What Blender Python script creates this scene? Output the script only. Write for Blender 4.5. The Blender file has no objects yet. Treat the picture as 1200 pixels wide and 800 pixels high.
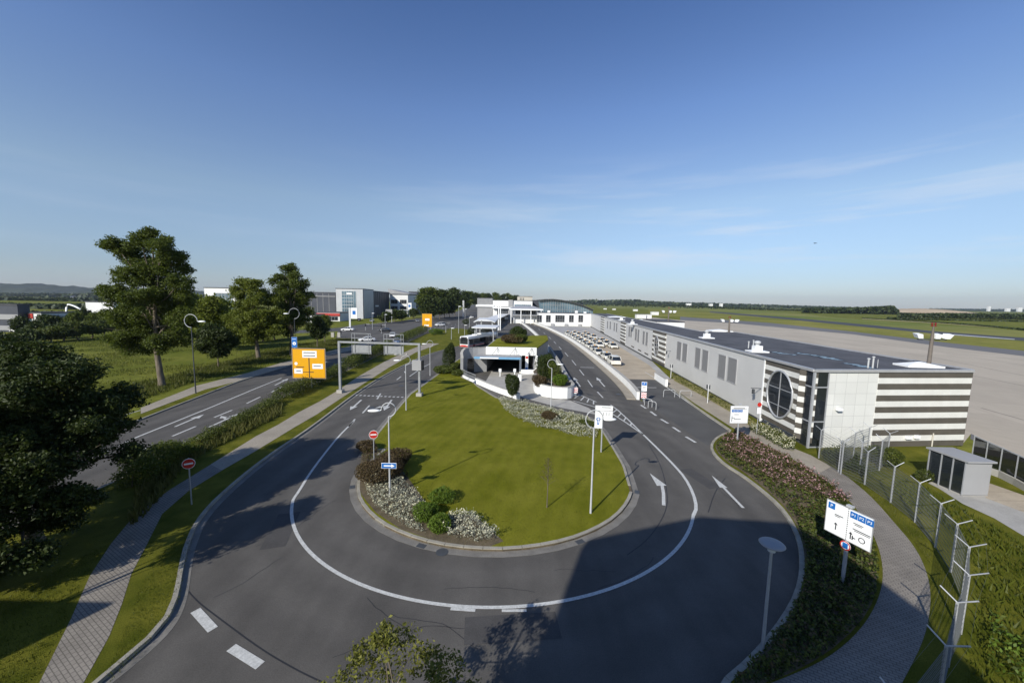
import bpy, bmesh, math, random
import numpy as np
from mathutils import Vector, Matrix
random.seed(7); RNG=np.random.default_rng(11)
C=bpy.context.scene.collection; R=math.radians; PI=math.pi
# ------------------------------------------------------------------ camera maths
F=450.;PT=math.atan(46.5/F);RL=R(1.0);H=12.
fwd=Vector((0,math.cos(PT),-math.sin(PT)));r0=Vector((1,0,0));u0=r0.cross(fwd)
RT=math.cos(RL)*r0+math.sin(RL)*u0;UP=-math.sin(RL)*r0+math.cos(RL)*u0
def ray(x,y): return fwd+RT*((x-600)/F)-UP*((y-400)/F)
def G(x,y,z=0.):
    d=ray(x,y);t=(z-H)/d.z;return Vector((d.x*t,d.y*t,z))
def D(x,y,Y):
    d=ray(x,y);t=Y/d.y;return Vector((d.x*t,Y,H+d.z*t))
def GP(pts,z=0.): return [tuple(G(x,y,z))[:2] for x,y in pts]
def horiz(x): return 353.5+0.0175*(x-600)
SUNDIR=Vector((.588*math.cos(R(31)),.809*math.cos(R(31)),-math.sin(R(31))))
# ------------------------------------------------------------------ materials
def nd(nt,t,**k):
    n=nt.nodes.new(t)
    for a,b in k.items(): setattr(n,a,b)
    return n
def M(name,col,rough=.8,var=.15,scale=2.,bump=0.,bscale=30.,metal=0.,spec=.3,col2=None,fine=.0,fscale=60.,coord='world',stretch=None,emit=None):
    m=bpy.data.materials.new(name);m.use_nodes=True;nt=m.node_tree;b=nt.nodes['Principled BSDF']
    b.inputs['Roughness'].default_value=rough;b.inputs['Metallic'].default_value=metal;b.inputs['Specular IOR Level'].default_value=spec
    if coord=='world': src=nd(nt,'ShaderNodeNewGeometry').outputs['Position']
    else: src=nd(nt,'ShaderNodeTexCoord').outputs['Object']
    if stretch:
        mp=nd(nt,'ShaderNodeMapping');mp.inputs['Scale'].default_value=stretch;nt.links.new(src,mp.inputs['Vector']);src=mp.outputs['Vector']
    n=nd(nt,'ShaderNodeTexNoise');n.inputs['Scale'].default_value=scale;n.inputs['Detail'].default_value=5;n.inputs['Roughness'].default_value=.6
    nt.links.new(src,n.inputs['Vector'])
    cr=nd(nt,'ShaderNodeValToRGB');c=list(col)
    if col2 is None:
        a=[x*(1-var) for x in c];d=[min(1,x*(1+var)) for x in c]
    else: a=c;d=list(col2)
    cr.color_ramp.elements[0].position=.34;cr.color_ramp.elements[1].position=.66
    cr.color_ramp.elements[0].color=(*a,1);cr.color_ramp.elements[1].color=(*d,1)
    nt.links.new(n.outputs['Fac'],cr.inputs['Fac']);out=cr.outputs['Color']
    if fine>0:
        n2=nd(nt,'ShaderNodeTexNoise');n2.inputs['Scale'].default_value=fscale;n2.inputs['Detail'].default_value=4
        nt.links.new(src,n2.inputs['Vector'])
        mr=nd(nt,'ShaderNodeMapRange');mr.inputs['From Min'].default_value=.25;mr.inputs['From Max'].default_value=.75
        mr.inputs['To Min'].default_value=1-fine;mr.inputs['To Max'].default_value=1+fine;nt.links.new(n2.outputs['Fac'],mr.inputs['Value'])
        vm=nd(nt,'ShaderNodeVectorMath',operation='SCALE');nt.links.new(out,vm.inputs[0]);nt.links.new(mr.outputs[0],vm.inputs['Scale']);out=vm.outputs[0]
    nt.links.new(out,b.inputs['Base Color'])
    if bump>0:
        n3=nd(nt,'ShaderNodeTexNoise');n3.inputs['Scale'].default_value=bscale;n3.inputs['Detail'].default_value=4;nt.links.new(src,n3.inputs['Vector'])
        bp=nd(nt,'ShaderNodeBump');bp.inputs['Strength'].default_value=bump;bp.inputs['Distance'].default_value=.05
        nt.links.new(n3.outputs['Fac'],bp.inputs['Height']);nt.links.new(bp.outputs['Normal'],b.inputs['Normal'])
    m['out']=1
    return m
def leafmat(name,c1,c2,trans=.35,rough=.6):
    m=bpy.data.materials.new(name);m.use_nodes=True;nt=m.node_tree;nt.nodes.remove(nt.nodes['Principled BSDF'])
    g=nd(nt,'ShaderNodeNewGeometry');cr=nd(nt,'ShaderNodeValToRGB')
    cr.color_ramp.elements[0].color=(*c1,1);cr.color_ramp.elements[1].color=(*c2,1)
    n=nd(nt,'ShaderNodeTexNoise');n.inputs['Scale'].default_value=.7;nt.links.new(g.outputs['Position'],n.inputs['Vector'])
    mx=nd(nt,'ShaderNodeMath',operation='MULTIPLY_ADD');mx.inputs[1].default_value=.6;nt.links.new(g.outputs['Random Per Island'],mx.inputs[0])
    m2=nd(nt,'ShaderNodeMath',operation='MULTIPLY');m2.inputs[1].default_value=.55;nt.links.new(n.outputs['Fac'],m2.inputs[0]);nt.links.new(m2.outputs[0],mx.inputs[2])
    nt.links.new(mx.outputs[0],cr.inputs['Fac'])
    d=nd(nt,'ShaderNodeBsdfPrincipled');d.inputs['Roughness'].default_value=rough;d.inputs['Specular IOR Level'].default_value=.35
    t=nd(nt,'ShaderNodeBsdfTranslucent');s=nd(nt,'ShaderNodeMixShader');s.inputs[0].default_value=trans
    nt.links.new(cr.outputs[0],d.inputs['Base Color']);nt.links.new(cr.outputs[0],t.inputs[0])
    nt.links.new(d.outputs[0],s.inputs[1]);nt.links.new(t.outputs[0],s.inputs[2])
    nt.links.new(s.outputs[0],nt.nodes['Material Output'].inputs[0]);return m
def scale_color(m,fac_socket_builder):
    nt=m.node_tree;b=nt.nodes['Principled BSDF'];l=b.inputs['Base Color'].links[0];src=l.from_socket
    f=fac_socket_builder(nt);vm=nd(nt,'ShaderNodeVectorMath',operation='SCALE')
    nt.links.new(src,vm.inputs[0]);nt.links.new(f,vm.inputs['Scale']);nt.links.new(vm.outputs[0],b.inputs['Base Color'])
def grid_lines(m,sx,sy,dark=.75,w=.03,axes=('X','Z'),offset=.5,coord='Object',mscale=(1,1,1),rot=0):
    # joints: brick texture used as a multiplicative grid on the base colour
    def f(nt):
        if coord=='Object': s=nd(nt,'ShaderNodeTexCoord').outputs['Object']
        else: s=nd(nt,'ShaderNodeNewGeometry').outputs['Position']
        if rot:
            vr=nd(nt,'ShaderNodeVectorRotate',rotation_type='Z_AXIS');vr.inputs['Angle'].default_value=rot;nt.links.new(s,vr.inputs['Vector']);s=vr.outputs[0]
        sp=nd(nt,'ShaderNodeSeparateXYZ');nt.links.new(s,sp.inputs[0]);cb=nd(nt,'ShaderNodeCombineXYZ')
        nt.links.new(sp.outputs[axes[0]],cb.inputs['X']);nt.links.new(sp.outputs[axes[1]],cb.inputs['Y'])
        br=nd(nt,'ShaderNodeTexBrick');br.offset=offset;br.inputs['Scale'].default_value=1
        br.inputs['Color1'].default_value=(1,1,1,1);br.inputs['Color2'].default_value=(.9,.9,.9,1);br.inputs['Mortar'].default_value=(dark,)*3+(1,)
        br.inputs['Mortar Size'].default_value=w;br.inputs['Mortar Smooth'].default_value=.2
        br.inputs['Brick Width'].default_value=sx;br.inputs['Row Height'].default_value=sy
        nt.links.new(cb.outputs[0],br.inputs['Vector']);return br.outputs['Color']
    scale_color(m,f);return m
MT={}
MT['asphalt']=M('asphalt',(.088,.082,.073),.9,.12,.12,.25,70,fine=.22,fscale=25,spec=.35)
# worn wheel tracks, patches and sealed seams on the asphalt
def wear(nt):
    s=nd(nt,'ShaderNodeNewGeometry').outputs['Position'];mp=nd(nt,'ShaderNodeMapping');mp.inputs['Scale'].default_value=(.55,.05,1);nt.links.new(s,mp.inputs['Vector'])
    n=nd(nt,'ShaderNodeTexNoise');n.inputs['Scale'].default_value=1;n.inputs['Detail'].default_value=3;nt.links.new(mp.outputs[0],n.inputs['Vector'])
    r=nd(nt,'ShaderNodeMapRange');r.inputs['From Min'].default_value=.35;r.inputs['From Max'].default_value=.65;r.inputs['To Min'].default_value=.86;r.inputs['To Max'].default_value=1.16
    nt.links.new(n.outputs['Fac'],r.inputs['Value']);return r.outputs[0]
scale_color(MT['asphalt'],wear)
# polished wheel tracks that follow the curve of the roundabout
def tracks(nt):
    s=nd(nt,'ShaderNodeNewGeometry').outputs['Position'];a=nd(nt,'ShaderNodeVectorMath',operation='DISTANCE');nt.links.new(s,a.inputs[0]);a.inputs[1].default_value=(-.95,26.85,0)
    n=nd(nt,'ShaderNodeTexNoise');n.inputs['Scale'].default_value=.25;nt.links.new(s,n.inputs['Vector'])
    ad=nd(nt,'ShaderNodeMath',operation='MULTIPLY_ADD');ad.inputs[1].default_value=1.6;nt.links.new(n.outputs['Fac'],ad.inputs[0]);nt.links.new(a.outputs['Value'],ad.inputs[2])
    m=nd(nt,'ShaderNodeMath',operation='MULTIPLY');m.inputs[1].default_value=3.3;nt.links.new(ad.outputs[0],m.inputs[0])
    q=nd(nt,'ShaderNodeMath',operation='SINE');nt.links.new(m.outputs[0],q.inputs[0])
    r=nd(nt,'ShaderNodeMapRange');r.inputs['From Min'].default_value=-1;r.inputs['From Max'].default_value=1;r.inputs['To Min'].default_value=.94;r.inputs['To Max'].default_value=1.07;nt.links.new(q.outputs[0],r.inputs['Value'])
    n2=nd(nt,'ShaderNodeTexNoise');n2.inputs['Scale'].default_value=.9;n2.inputs['Detail'].default_value=6;n2.inputs['Roughness'].default_value=.75;nt.links.new(s,n2.inputs['Vector'])
    r2=nd(nt,'ShaderNodeMapRange');r2.inputs['From Min'].default_value=.3;r2.inputs['From Max'].default_value=.7;r2.inputs['To Min'].default_value=.9;r2.inputs['To Max'].default_value=1.1;nt.links.new(n2.outputs['Fac'],r2.inputs['Value'])
    x=nd(nt,'ShaderNodeMath',operation='MULTIPLY');nt.links.new(r.outputs[0],x.inputs[0]);nt.links.new(r2.outputs[0],x.inputs[1]);return x.outputs[0]
scale_color(MT['asphalt'],tracks)
MT['asphalt_old']=M('old_asphalt',(.085,.083,.078),.85,.15,.3,.2,60,fine=.2,fscale=20)
MT['seam']=M('bitumen_seam',(.028,.028,.03),.6,.1)
MT['patch']=M('asphalt_patch',(.066,.063,.06),.9,.12,1,.2,60,fine=.2,fscale=25)
MT['seam2']=M('joint_filler',(.20,.18,.15),.9,.3,.2)
MT['paint2']=M('faded_yellow_line',(.50,.46,.34),.8,.1,1)
MT['paint']=M('road_paint',(.50,.50,.47),.6,.12,6,.1,60,fine=.18,fscale=14)
MT['lawn']=M('mown_lawn',(.135,.142,.008),.9,.1,.35,.9,45,col2=(.200,.195,.020),fine=.35,fscale=30,spec=.08)
def mow(nt):
    s=nd(nt,'ShaderNodeNewGeometry').outputs['Position'];vr=nd(nt,'ShaderNodeVectorRotate',rotation_type='Z_AXIS');vr.inputs['Angle'].default_value=.25;nt.links.new(s,vr.inputs['Vector'])
    w=nd(nt,'ShaderNodeTexWave');w.inputs['Scale'].default_value=.32;w.inputs['Distortion'].default_value=3.5;w.inputs['Detail'].default_value=2;nt.links.new(vr.outputs[0],w.inputs['Vector'])
    r=nd(nt,'ShaderNodeMapRange');r.inputs['To Min'].default_value=.95;r.inputs['To Max'].default_value=1.05;nt.links.new(w.outputs['Fac'],r.inputs['Value']);return r.outputs[0]
scale_color(MT['lawn'],mow)
MT['verge']=M('verge_grass',(.066,.078,.006),.9,.1,.5,.8,40,col2=(.150,.145,.018),fine=.35,fscale=25,spec=.08)
MT['field']=M('field_grass',(.085,.105,.010),.95,.1,.05,.6,8,col2=(.175,.175,.030),fine=.25,fscale=1.1,spec=.08)
MT['agrass']=M('airfield_turf',(.13,.145,.018),.95,.1,.018,.3,2,col2=(.24,.22,.055),fine=.2,fscale=.4,spec=.08)
MT['agrass2']=M('airfield_turf_far',(.115,.15,.025),.95,.1,.008,.3,2,col2=(.22,.21,.06),fine=.15,fscale=.2,spec=.08)
MT['dry']=M('dry_grass',(.25,.22,.09),.95,.25,.4,fine=.3,fscale=10)
MT['soil']=M('bed_soil',(.12,.095,.06),.95,.25,1.5,.6,30,fine=.3,fscale=20)
MT['conc']=M('concrete',(.36,.345,.31),.85,.1,.8,.15,40,fine=.12,fscale=20)
MT['kerb']=M('kerb_concrete',(.30,.28,.23),.85,.15,1.5,.2,40,fine=.15,fscale=20)
MT['gutter']=M('gutter_concrete',(.18,.17,.15),.85,.18,1.2,.2,40,fine=.15,fscale=20)
MT['white']=M('white_render',(.78,.78,.75),.7,.05,.6,fine=.04,fscale=5)
MT['path']=grid_lines(M('brick_paving',(.25,.225,.19),.9,.14,.7,.1,30,fine=.1,fscale=12),.24,.12,.5,.014,('X','Y'),.5,'World',rot=.5)
MT['sidewalk']=M('pale_sidewalk',(.30,.265,.21),.9,.1,.5,.1,20,fine=.15,fscale=8)
MT['tan']=grid_lines(M('tan_paving',(.40,.34,.255),.9,.1,.4,fine=.08,fscale=8),60,1.15,.8,.05,('X','Y'),.5,'World')
MT['greypave']=M('grey_paving',(.33,.325,.315),.9,.1,.2,fine=.1,fscale=5)
MT['apron']=grid_lines(M('apron_concrete',(.43,.375,.295),.9,.07,.03,fine=.06,fscale=1.5,stretch=(1,.35,1)),7.5,7.5,.86,.06,('X','Y'),0,'World',rot=.35)
MT['runway']=M('runway_asphalt',(.055,.056,.06),.8,.15,.05)
MT['taxiway']=M('taxiway_asphalt',(.145,.14,.135),.8,.1,.02)
MT['steel']=M('galvanised_steel',(.42,.43,.44),.45,.08,4,metal=.35,spec=.5,coord='o')
MT['wire']=M('fence_wire',(.16,.17,.17),.5,.08,4,metal=.3,coord='o')
MT['wsteel']=M('pale_painted_steel',(.44,.45,.45),.45,.06,4,spec=.5,coord='o')
MT['dsteel']=M('dark_steel',(.06,.065,.07),.5,.1,4,coord='o')
MT['mastm']=M('weathered_mast',(.14,.12,.10),.6,.15,3,coord='o')
MT['gant']=M('weathered_gantry_steel',(.27,.28,.285),.5,.12,3,metal=.2,coord='o')
MT['black']=M('black_rubber',(.015,.015,.016),.7,.1,5,coord='o')
MT['glass']=M('dark_glass',(.018,.022,.026),.06,.2,.6,spec=.8)
MT['glassb']=M('blue_glass',(.10,.16,.20),.12,.35,.12,spec=.9)
MT['panel']=grid_lines(M('facade_panel',(.70,.695,.67),.45,.05,.25,spec=.45,coord='o'),2.4,.96,.74,.03,('X','Z'),0)
MT['panelw']=grid_lines(M('white_panel',(.68,.68,.64),.4,.03,.3,spec=.45,coord='o'),.97,.96,.74,.022,('X','Z'),0)
MT['stripe_d']=M('dark_stripe',(.095,.085,.07),.5,.12,1.,coord='o')
MT['stripe_w']=M('white_stripe',(.66,.655,.61),.45,.05,1.,coord='o')
MT['roof']=M('roof_felt',(.082,.082,.088),.85,.22,.35,.2,20,fine=.1,fscale=10,coord='o')
MT['trim']=M('trim_metal',(.44,.44,.44),.4,.08,1,metal=.3,spec=.5,coord='o')
MT['louvre']=M('window_louvre',(.20,.20,.20),.5,.12,3,stretch=(1,1,14),coord='o')
MT['wet']=M('wet_felt',(.03,.03,.034),.6,.3,2.)
MT['puddle']=M('rain_water',(.03,.04,.05),.22,.1,1,spec=1.)
MT['yellow']=M('yellow_sign',(.68,.33,.002),.5,.03,1,coord='o')
MT['signw']=M('white_sign',(.80,.81,.80),.45,.02,1,coord='o')
MT['blue']=M('blue_sign',(.012,.13,.42),.45,.05,1,coord='o')
MT['red']=M('red_sign',(.50,.03,.02),.5,.05,1,coord='o')
MT['redd']=M('dark_red_lens',(.16,.018,.012),.4,.05,1,coord='o')
MT['lblue']=M('pale_blue_fascia',(.16,.34,.52),.5,.05,1,coord='o')
MT['ink']=M('sign_ink',(.03,.03,.035),.6,.05,1,coord='o')
MT['taxi']=M('cream_car_paint',(.72,.70,.62),.25,.03,1,spec=.6,coord='o')
MT['carw']=M('white_car_paint',(.75,.75,.74),.25,.03,1,spec=.6,coord='o')
MT['cars']=M('silver_car_paint',(.35,.36,.37),.25,.03,1,metal=.4,spec=.6,coord='o')
MT['cark']=M('black_car_paint',(.02,.022,.027),.2,.03,1,spec=.6,coord='o')
MT['carr']=M('red_car_paint',(.30,.02,.018),.25,.03,1,spec=.6,coord='o')
MT['carb']=M('blue_car_paint',(.03,.06,.15),.25,.03,1,spec=.6,coord='o')
MT['headl']=M('lamp_glass',(.6,.62,.62),.1,.05,1,spec=.8,coord='o')
MT['tail']=M('tail_lamp',(.35,.01,.01),.2,.05,1,spec=.8,coord='o')
MT['bark']=M('bark',(.14,.115,.085),.95,.35,1.5,.8,12,coord='o',stretch=(3,3,.5))
MT['leaf']=leafmat('tree_leaves',(.026,.044,.006),(.130,.165,.018),.4)
MT['leaf2']=leafmat('light_leaves',(.042,.066,.007),(.20,.23,.025),.42)
MT['leafd']=leafmat('dark_leaves',(.012,.022,.005),(.060,.085,.012),.3)
MT['leafh']=leafmat('hedge_leaves',(.025,.042,.007),(.125,.150,.022),.35)
MT['leafr']=leafmat('reddish_leaves',(.04,.018,.012),(.13,.10,.04),.3)
MT['leafs']=leafmat('silver_leaves',(.10,.115,.055),(.48,.48,.38),.3)
MT['leafp']=leafmat('pink_flowers',(.30,.13,.13),(.55,.36,.36),.3)
MT['leafw']=leafmat('cream_flowers',(.60,.58,.35),(.75,.72,.55),.3)
MT['leafy']=leafmat('yellowish_leaves',(.06,.075,.008),(.26,.26,.05),.4)
MT['leafg']=leafmat('bright_leaves',(.05,.10,.008),(.15,.22,.02),.35)
MT['blade']=leafmat('grass_blades',(.050,.065,.008),(.145,.14,.035),.35)
MT['bladeg']=leafmat('green_blades',(.040,.058,.004),(.110,.125,.010),.35)
MT['leafw1']=leafmat('woodland_leaves',(.012,.022,.008),(.035,.052,.014),.15)
MT['leafw2']=leafmat('woodland_leaves_light',(.020,.034,.010),(.06,.08,.02),.15)
MT['wood']=M('far_woodland',(.018,.030,.014),.95,.1,.012,.9,.1,col2=(.05,.068,.022),fine=.45,fscale=.09)
MT['hill']=M('hill_forest',(.015,.024,.014),.95,.1,.004,.5,.05,col2=(.035,.045,.02),fine=.3,fscale=.03)
MT['sand']=M('sandy_spoil',(.36,.28,.19),.95,.1,.01,col2=(.46,.38,.27))
MT['bsilver']=M('silver_cladding',(.46,.47,.48),.45,.06,.2,metal=.2)
MT['bdark']=M('dark_cladding',(.06,.065,.08),.5,.15,.2)
MT['bwhite']=M('white_facade',(.70,.70,.68),.6,.05,.2)
MT['bgrey']=M('grey_facade',(.30,.30,.30),.6,.08,.2)
MT['btan']=M('beige_facade',(.50,.47,.40),.7,.06,.2)
MT['bred']=M('red_fascia',(.42,.04,.03),.5,.08,.3)
MT['canopy']=M('pale_canopy',(.66,.67,.67),.5,.05,.4)
# ------------------------------------------------------------------ mesh builder
class B:
    def __init__(s): s.v=[];s.f=[];s.m=[];s.sm=[]
    def add(s,vs,fs,mi=0,smooth=False):
        o=len(s.v);s.v+=[tuple(v) for v in vs];s.f+=[tuple(i+o for i in f) for f in fs];s.m+=[mi]*len(fs);s.sm+=[smooth]*len(fs);return s
    def box(s,c,d,rz=0,mi=0,bev=0):
        x,y,z=[a/2 for a in d];cs,sn=math.cos(rz),math.sin(rz)
        P=[(-x,-y,-z),(x,-y,-z),(x,y,-z),(-x,y,-z),(-x,-y,z),(x,-y,z),(x,y,z),(-x,y,z)]
        P=[(c[0]+a*cs-b*sn,c[1]+a*sn+b*cs,c[2]+e) for a,b,e in P]
        return s.add(P,[(0,3,2,1),(4,5,6,7),(0,1,5,4),(1,2,6,5),(2,3,7,6),(3,0,4,7)],mi)
    def tube(s,pts,r,n=8,mi=0,cap=True,r2=None):
        pts=[Vector(p) for p in pts];rings=[];L=len(pts)
        for i,p in enumerate(pts):
            t=(pts[min(i+1,L-1)]-pts[max(i-1,0)]).normalized()
            a=t.cross(Vector((0,0,1)) if abs(t.z)<.9 else Vector((1,0,0))).normalized();b=t.cross(a)
            rr=r[i] if isinstance(r,(list,tuple)) else (r if r2 is None else r+(r2-r)*i/(L-1))
            rings.append([p+(a*math.cos(2*PI*k/n)+b*math.sin(2*PI*k/n))*rr for k in range(n)])
        vs=[v for q in rings for v in q];fs=[]
        for i in range(L-1):
            for k in range(n):
                k2=(k+1)%n;fs.append((i*n+k,i*n+k2,(i+1)*n+k2,(i+1)*n+k))
        s.add(vs,fs,mi,True)
        if cap: s.add(rings[0],[tuple(range(n))[::-1]],mi);s.add(rings[-1],[tuple(range(n))],mi)
        return s
    def prism(s,poly,z0,z1,mi=0,ms=None,bottom=False):
        n=len(poly);a=sum(poly[i][0]*poly[(i+1)%n][1]-poly[(i+1)%n][0]*poly[i][1] for i in range(n))
        if a<0: poly=poly[::-1]
        f0=z0 if isinstance(z0,(list,tuple)) else [z0]*n;f1=z1 if isinstance(z1,(list,tuple)) else [z1]*n
        s.add([(p[0],p[1],f1[i]) for i,p in enumerate(poly)],[tuple(range(n))],mi)
        if ms is None: ms=mi
        vs=[(p[0],p[1],f0[i]) for i,p in enumerate(poly)]+[(p[0],p[1],f1[i]) for i,p in enumerate(poly)]
        s.add(vs,[(i,(i+1)%n,n+(i+1)%n,n+i) for i in range(n)],ms)
        if bottom: s.add([(p[0],p[1],f0[i]) for i,p in enumerate(poly)],[tuple(range(n))[::-1]],mi)
        return s
    def wall(s,pts,t,h,z0=0,mi=0):
        # a wall strip of thickness t along pts, heights h (scalar or list)
        n=len(pts);L=[];Rr=[]
        for i in range(n):
            a=Vector(pts[max(i-1,0)][:2]);b=Vector(pts[min(i+1,n-1)][:2]);d=(b-a).normalized();q=Vector((-d.y,d.x))*t/2;p=Vector(pts[i][:2])
            L.append(p+q);Rr.append(p-q)
        hh=h if isinstance(h,(list,tuple)) else [h]*n
        vs=[];fs=[]
        for i in range(n): vs+=[(*Rr[i],z0),(*L[i],z0),(*L[i],z0+hh[i]),(*Rr[i],z0+hh[i])]
        for i in range(n-1):
            a=4*i;b=a+4;fs+=[(a+3,b+3,b+2,a+2),(a,b,b+3,a+3),(a+1,a+2,b+2,b+1)]
        fs+=[(0,3,2,1),(4*n-4,4*n-3,4*n-2,4*n-1)]
        return s.add(vs,fs,mi)
    def ell(s,c,r,n=12,m=8,mi=0,half=False):
        vs=[];fs=[]
        for j in range(m+1):
            th=PI*j/m*(.5 if half else 1)
            for i in range(n): vs.append((c[0]+r[0]*math.sin(th)*math.cos(2*PI*i/n),c[1]+r[1]*math.sin(th)*math.sin(2*PI*i/n),c[2]+r[2]*math.cos(th)))
        for j in range(m):
            for i in range(n): fs.append((j*n+i,(j+1)*n+i,(j+1)*n+(i+1)%n,j*n+(i+1)%n))
        return s.add(vs,fs,mi,True)
    def loft(s,loops,mi=0,smooth=False,caps=True):
        n=len(loops[0]);vs=[v for l in loops for v in l];fs=[]
        for i in range(len(loops)-1):
            for k in range(n): fs.append((i*n+k,i*n+(k+1)%n,(i+1)*n+(k+1)%n,(i+1)*n+k))
        s.add(vs,fs,mi,smooth)
        if caps: s.add(loops[0],[tuple(range(n))[::-1]],mi);s.add(loops[-1],[tuple(range(n))],mi)
        return s
    def obj(s,name,mat,parent=None,world=False,bev=0,tri=False):
        me=bpy.data.meshes.new(name);vs=s.v
        if world and parent is not None:
            mi=inv(parent);vs=[tuple(mi@Vector(v)) for v in vs]
        me.from_pydata(vs,[],s.f)
        for k in (mat if isinstance(mat,list) else [mat]): me.materials.append(MT[k] if isinstance(k,str) else k)
        me.polygons.foreach_set('material_index',s.m);me.polygons.foreach_set('use_smooth',s.sm);me.update()
        if tri or bev or any(len(f)>4 for f in s.f):
            bm=bmesh.new();bm.from_mesh(me)
            if bev:
                bmesh.ops.remove_doubles(bm,verts=bm.verts,dist=1e-5)
                bmesh.ops.bevel(bm,geom=[e for e in bm.edges],offset=bev,segments=2,affect='EDGES',profile=.6)
            bmesh.ops.triangulate(bm,faces=[f for f in bm.faces if len(f.verts)>4]);bm.to_mesh(me);bm.free()
        o=bpy.data.objects.new(name,me);C.objects.link(o)
        if parent is not None: o.parent=parent
        return o
def inv(o):
    m=Matrix()
    while o is not None:
        m=(Matrix.Translation(o.location)@o.rotation_euler.to_matrix().to_4x4())@m;o=o.parent
    return m.inverted()
def tag(o,label,cat,group=None,kind=None):
    o['label']=label;o['category']=cat
    if group: o['group']=group
    if kind: o['kind']=kind
    return o
def thing(name,label,cat,loc=(0,0,0),rz=0,group=None):
    o=bpy.data.objects.new(name,None);C.objects.link(o);o.empty_display_size=.3
    o.location=loc if len(loc)==3 else (loc[0],loc[1],0);o.rotation_euler=(0,0,rz);return tag(o,label,cat,group)
def struct(o,kind='structure'): o['kind']=kind;return o
def copytree(o,loc,rz,label,group=None,parent=None):
    kids=[c for c in CH.get(o.name,[])] if False else [c for c in bpy.data.objects if c.parent==o]
    c=o.copy();C.objects.link(c)
    if parent is None:
        c.location=loc;c.rotation_euler=(0,0,rz);c['label']=label
        if group: c['group']=group
    else: c.parent=parent
    for k in kids: copytree(k,None,None,None,None,c)
    return c
CH={}
def xy(v,z=0): return (v[0],v[1],z)
# numpy leaf cloud
def leaves(name,cen,size,mat,parent=None,asp=.55,up=.0,world=True,mats=None,midx=None,shape='leaf',tilt=None):
    cen=np.asarray(cen,float);n=len(cen)
    if parent is not None and world:
        mi=np.array(inv(parent));cen=cen@mi[:3,:3].T+mi[:3,3]
    nr=RNG.normal(size=(n,3));nr[:,2]=np.abs(nr[:,2])+up;nr/=np.linalg.norm(nr,axis=1)[:,None]
    t=RNG.normal(size=(n,3))
    if tilt=='up': t=np.stack([RNG.normal(size=n)*.35,RNG.normal(size=n)*.35,np.ones(n)],1);nr=RNG.normal(size=(n,3));nr[:,2]*=.2
    a=np.cross(nr,t);a/=np.linalg.norm(a,axis=1)[:,None]+1e-9;b=np.cross(nr,a);b/=np.linalg.norm(b,axis=1)[:,None]+1e-9
    if tilt=='up': b*=np.sign(b[:,2:3])
    s=(size*(.6+.8*RNG.random(n)))[:,None] if np.isscalar(size) else (np.asarray(size)*(.7+.6*RNG.random(n)))[:,None]
    if tilt=='up': v=np.stack([cen-a*s*asp*.5,cen+a*s*asp*.5,cen+b*s],1);k=3
    else:
        v=np.stack([cen-b*s*.55,cen+a*s*asp*.5-b*s*.05+nr*s*.08,cen+b*s*.55,cen-a*s*asp*.5-b*s*.05+nr*s*.08],1);k=4
    me=bpy.data.meshes.new(name);me.vertices.add(n*k);me.vertices.foreach_set('co',v.reshape(-1))
    me.loops.add(n*k);me.loops.foreach_set('vertex_index',np.arange(n*k,dtype=np.int32))
    me.polygons.add(n);me.polygons.foreach_set('loop_start',np.arange(n,dtype=np.int32)*k)
    for q in (mats or [mat]): me.materials.append(MT[q])
    if midx is not None: me.polygons.foreach_set('material_index',np.asarray(midx,dtype=np.int32))
    me.update(calc_edges=True)
    o=bpy.data.objects.new(name,me);C.objects.link(o)
    if parent is not None: o.parent=parent
    return o
def blob(c,r,n,shell=.55,lump=0):
    d=RNG.normal(size=(n,3));d/=np.linalg.norm(d,axis=1)[:,None]
    rad=shell+(1-shell)*RNG.random(n)**.7
    if lump:
        for _ in range(lump):
            q=RNG.normal(size=3);q/=np.linalg.norm(q);rad*=1+.28*np.clip((d@q-.6)/.4,0,1)*RNG.choice([-1,1])
    return np.asarray(c)+d*rad[:,None]*np.asarray(r)
def inpoly(P,poly):
    x,y=P[:,0],P[:,1];c=np.zeros(len(P),bool);n=len(poly)
    for i in range(n):
        x1,y1=poly[i];x2,y2=poly[(i+1)%n]
        if y1==y2: continue
        m=((y1>y)!=(y2>y))&(x<(x2-x1)*(y-y1)/(y2-y1)+x1);c^=m
    return c
def scatter(poly,n):
    p=np.array(poly);lo=p.min(0);hi=p.max(0);out=[];k=0
    while k<n:
        q=lo+(hi-lo)*RNG.random((n*2,2));q=q[inpoly(q,poly)];out.append(q);k+=len(q)
        if len(q)==0: break
    return np.concatenate(out)[:n]
def vnoise(P,s,seed=0):
    P=np.asarray(P)*s
    return (np.sin(P[:,0]*1.7+seed)+np.sin(P[:,1]*2.1+seed*2)+np.sin((P[:,0]+P[:,1])*1.3+seed*3)+np.sin((P[:,0]-P[:,1])*2.9+seed))/4
def offset(poly,d):
    n=len(poly);a=sum(poly[i][0]*poly[(i+1)%n][1]-poly[(i+1)%n][0]*poly[i][1] for i in range(n));sg=1 if a>0 else -1;out=[]
    for i in range(n):
        p=Vector(poly[i]);e1=(p-Vector(poly[i-1])).normalized();e2=(Vector(poly[(i+1)%n])-p).normalized()
        n1=Vector((-e1.y,e1.x))*sg;n2=Vector((-e2.y,e2.x))*sg;m=n1+n2
        m=m.normalized()/max(.5,m.normalized().dot(n1)) if m.length>1e-6 else n1
        out.append(tuple(p+m*d))
    return out
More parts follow.
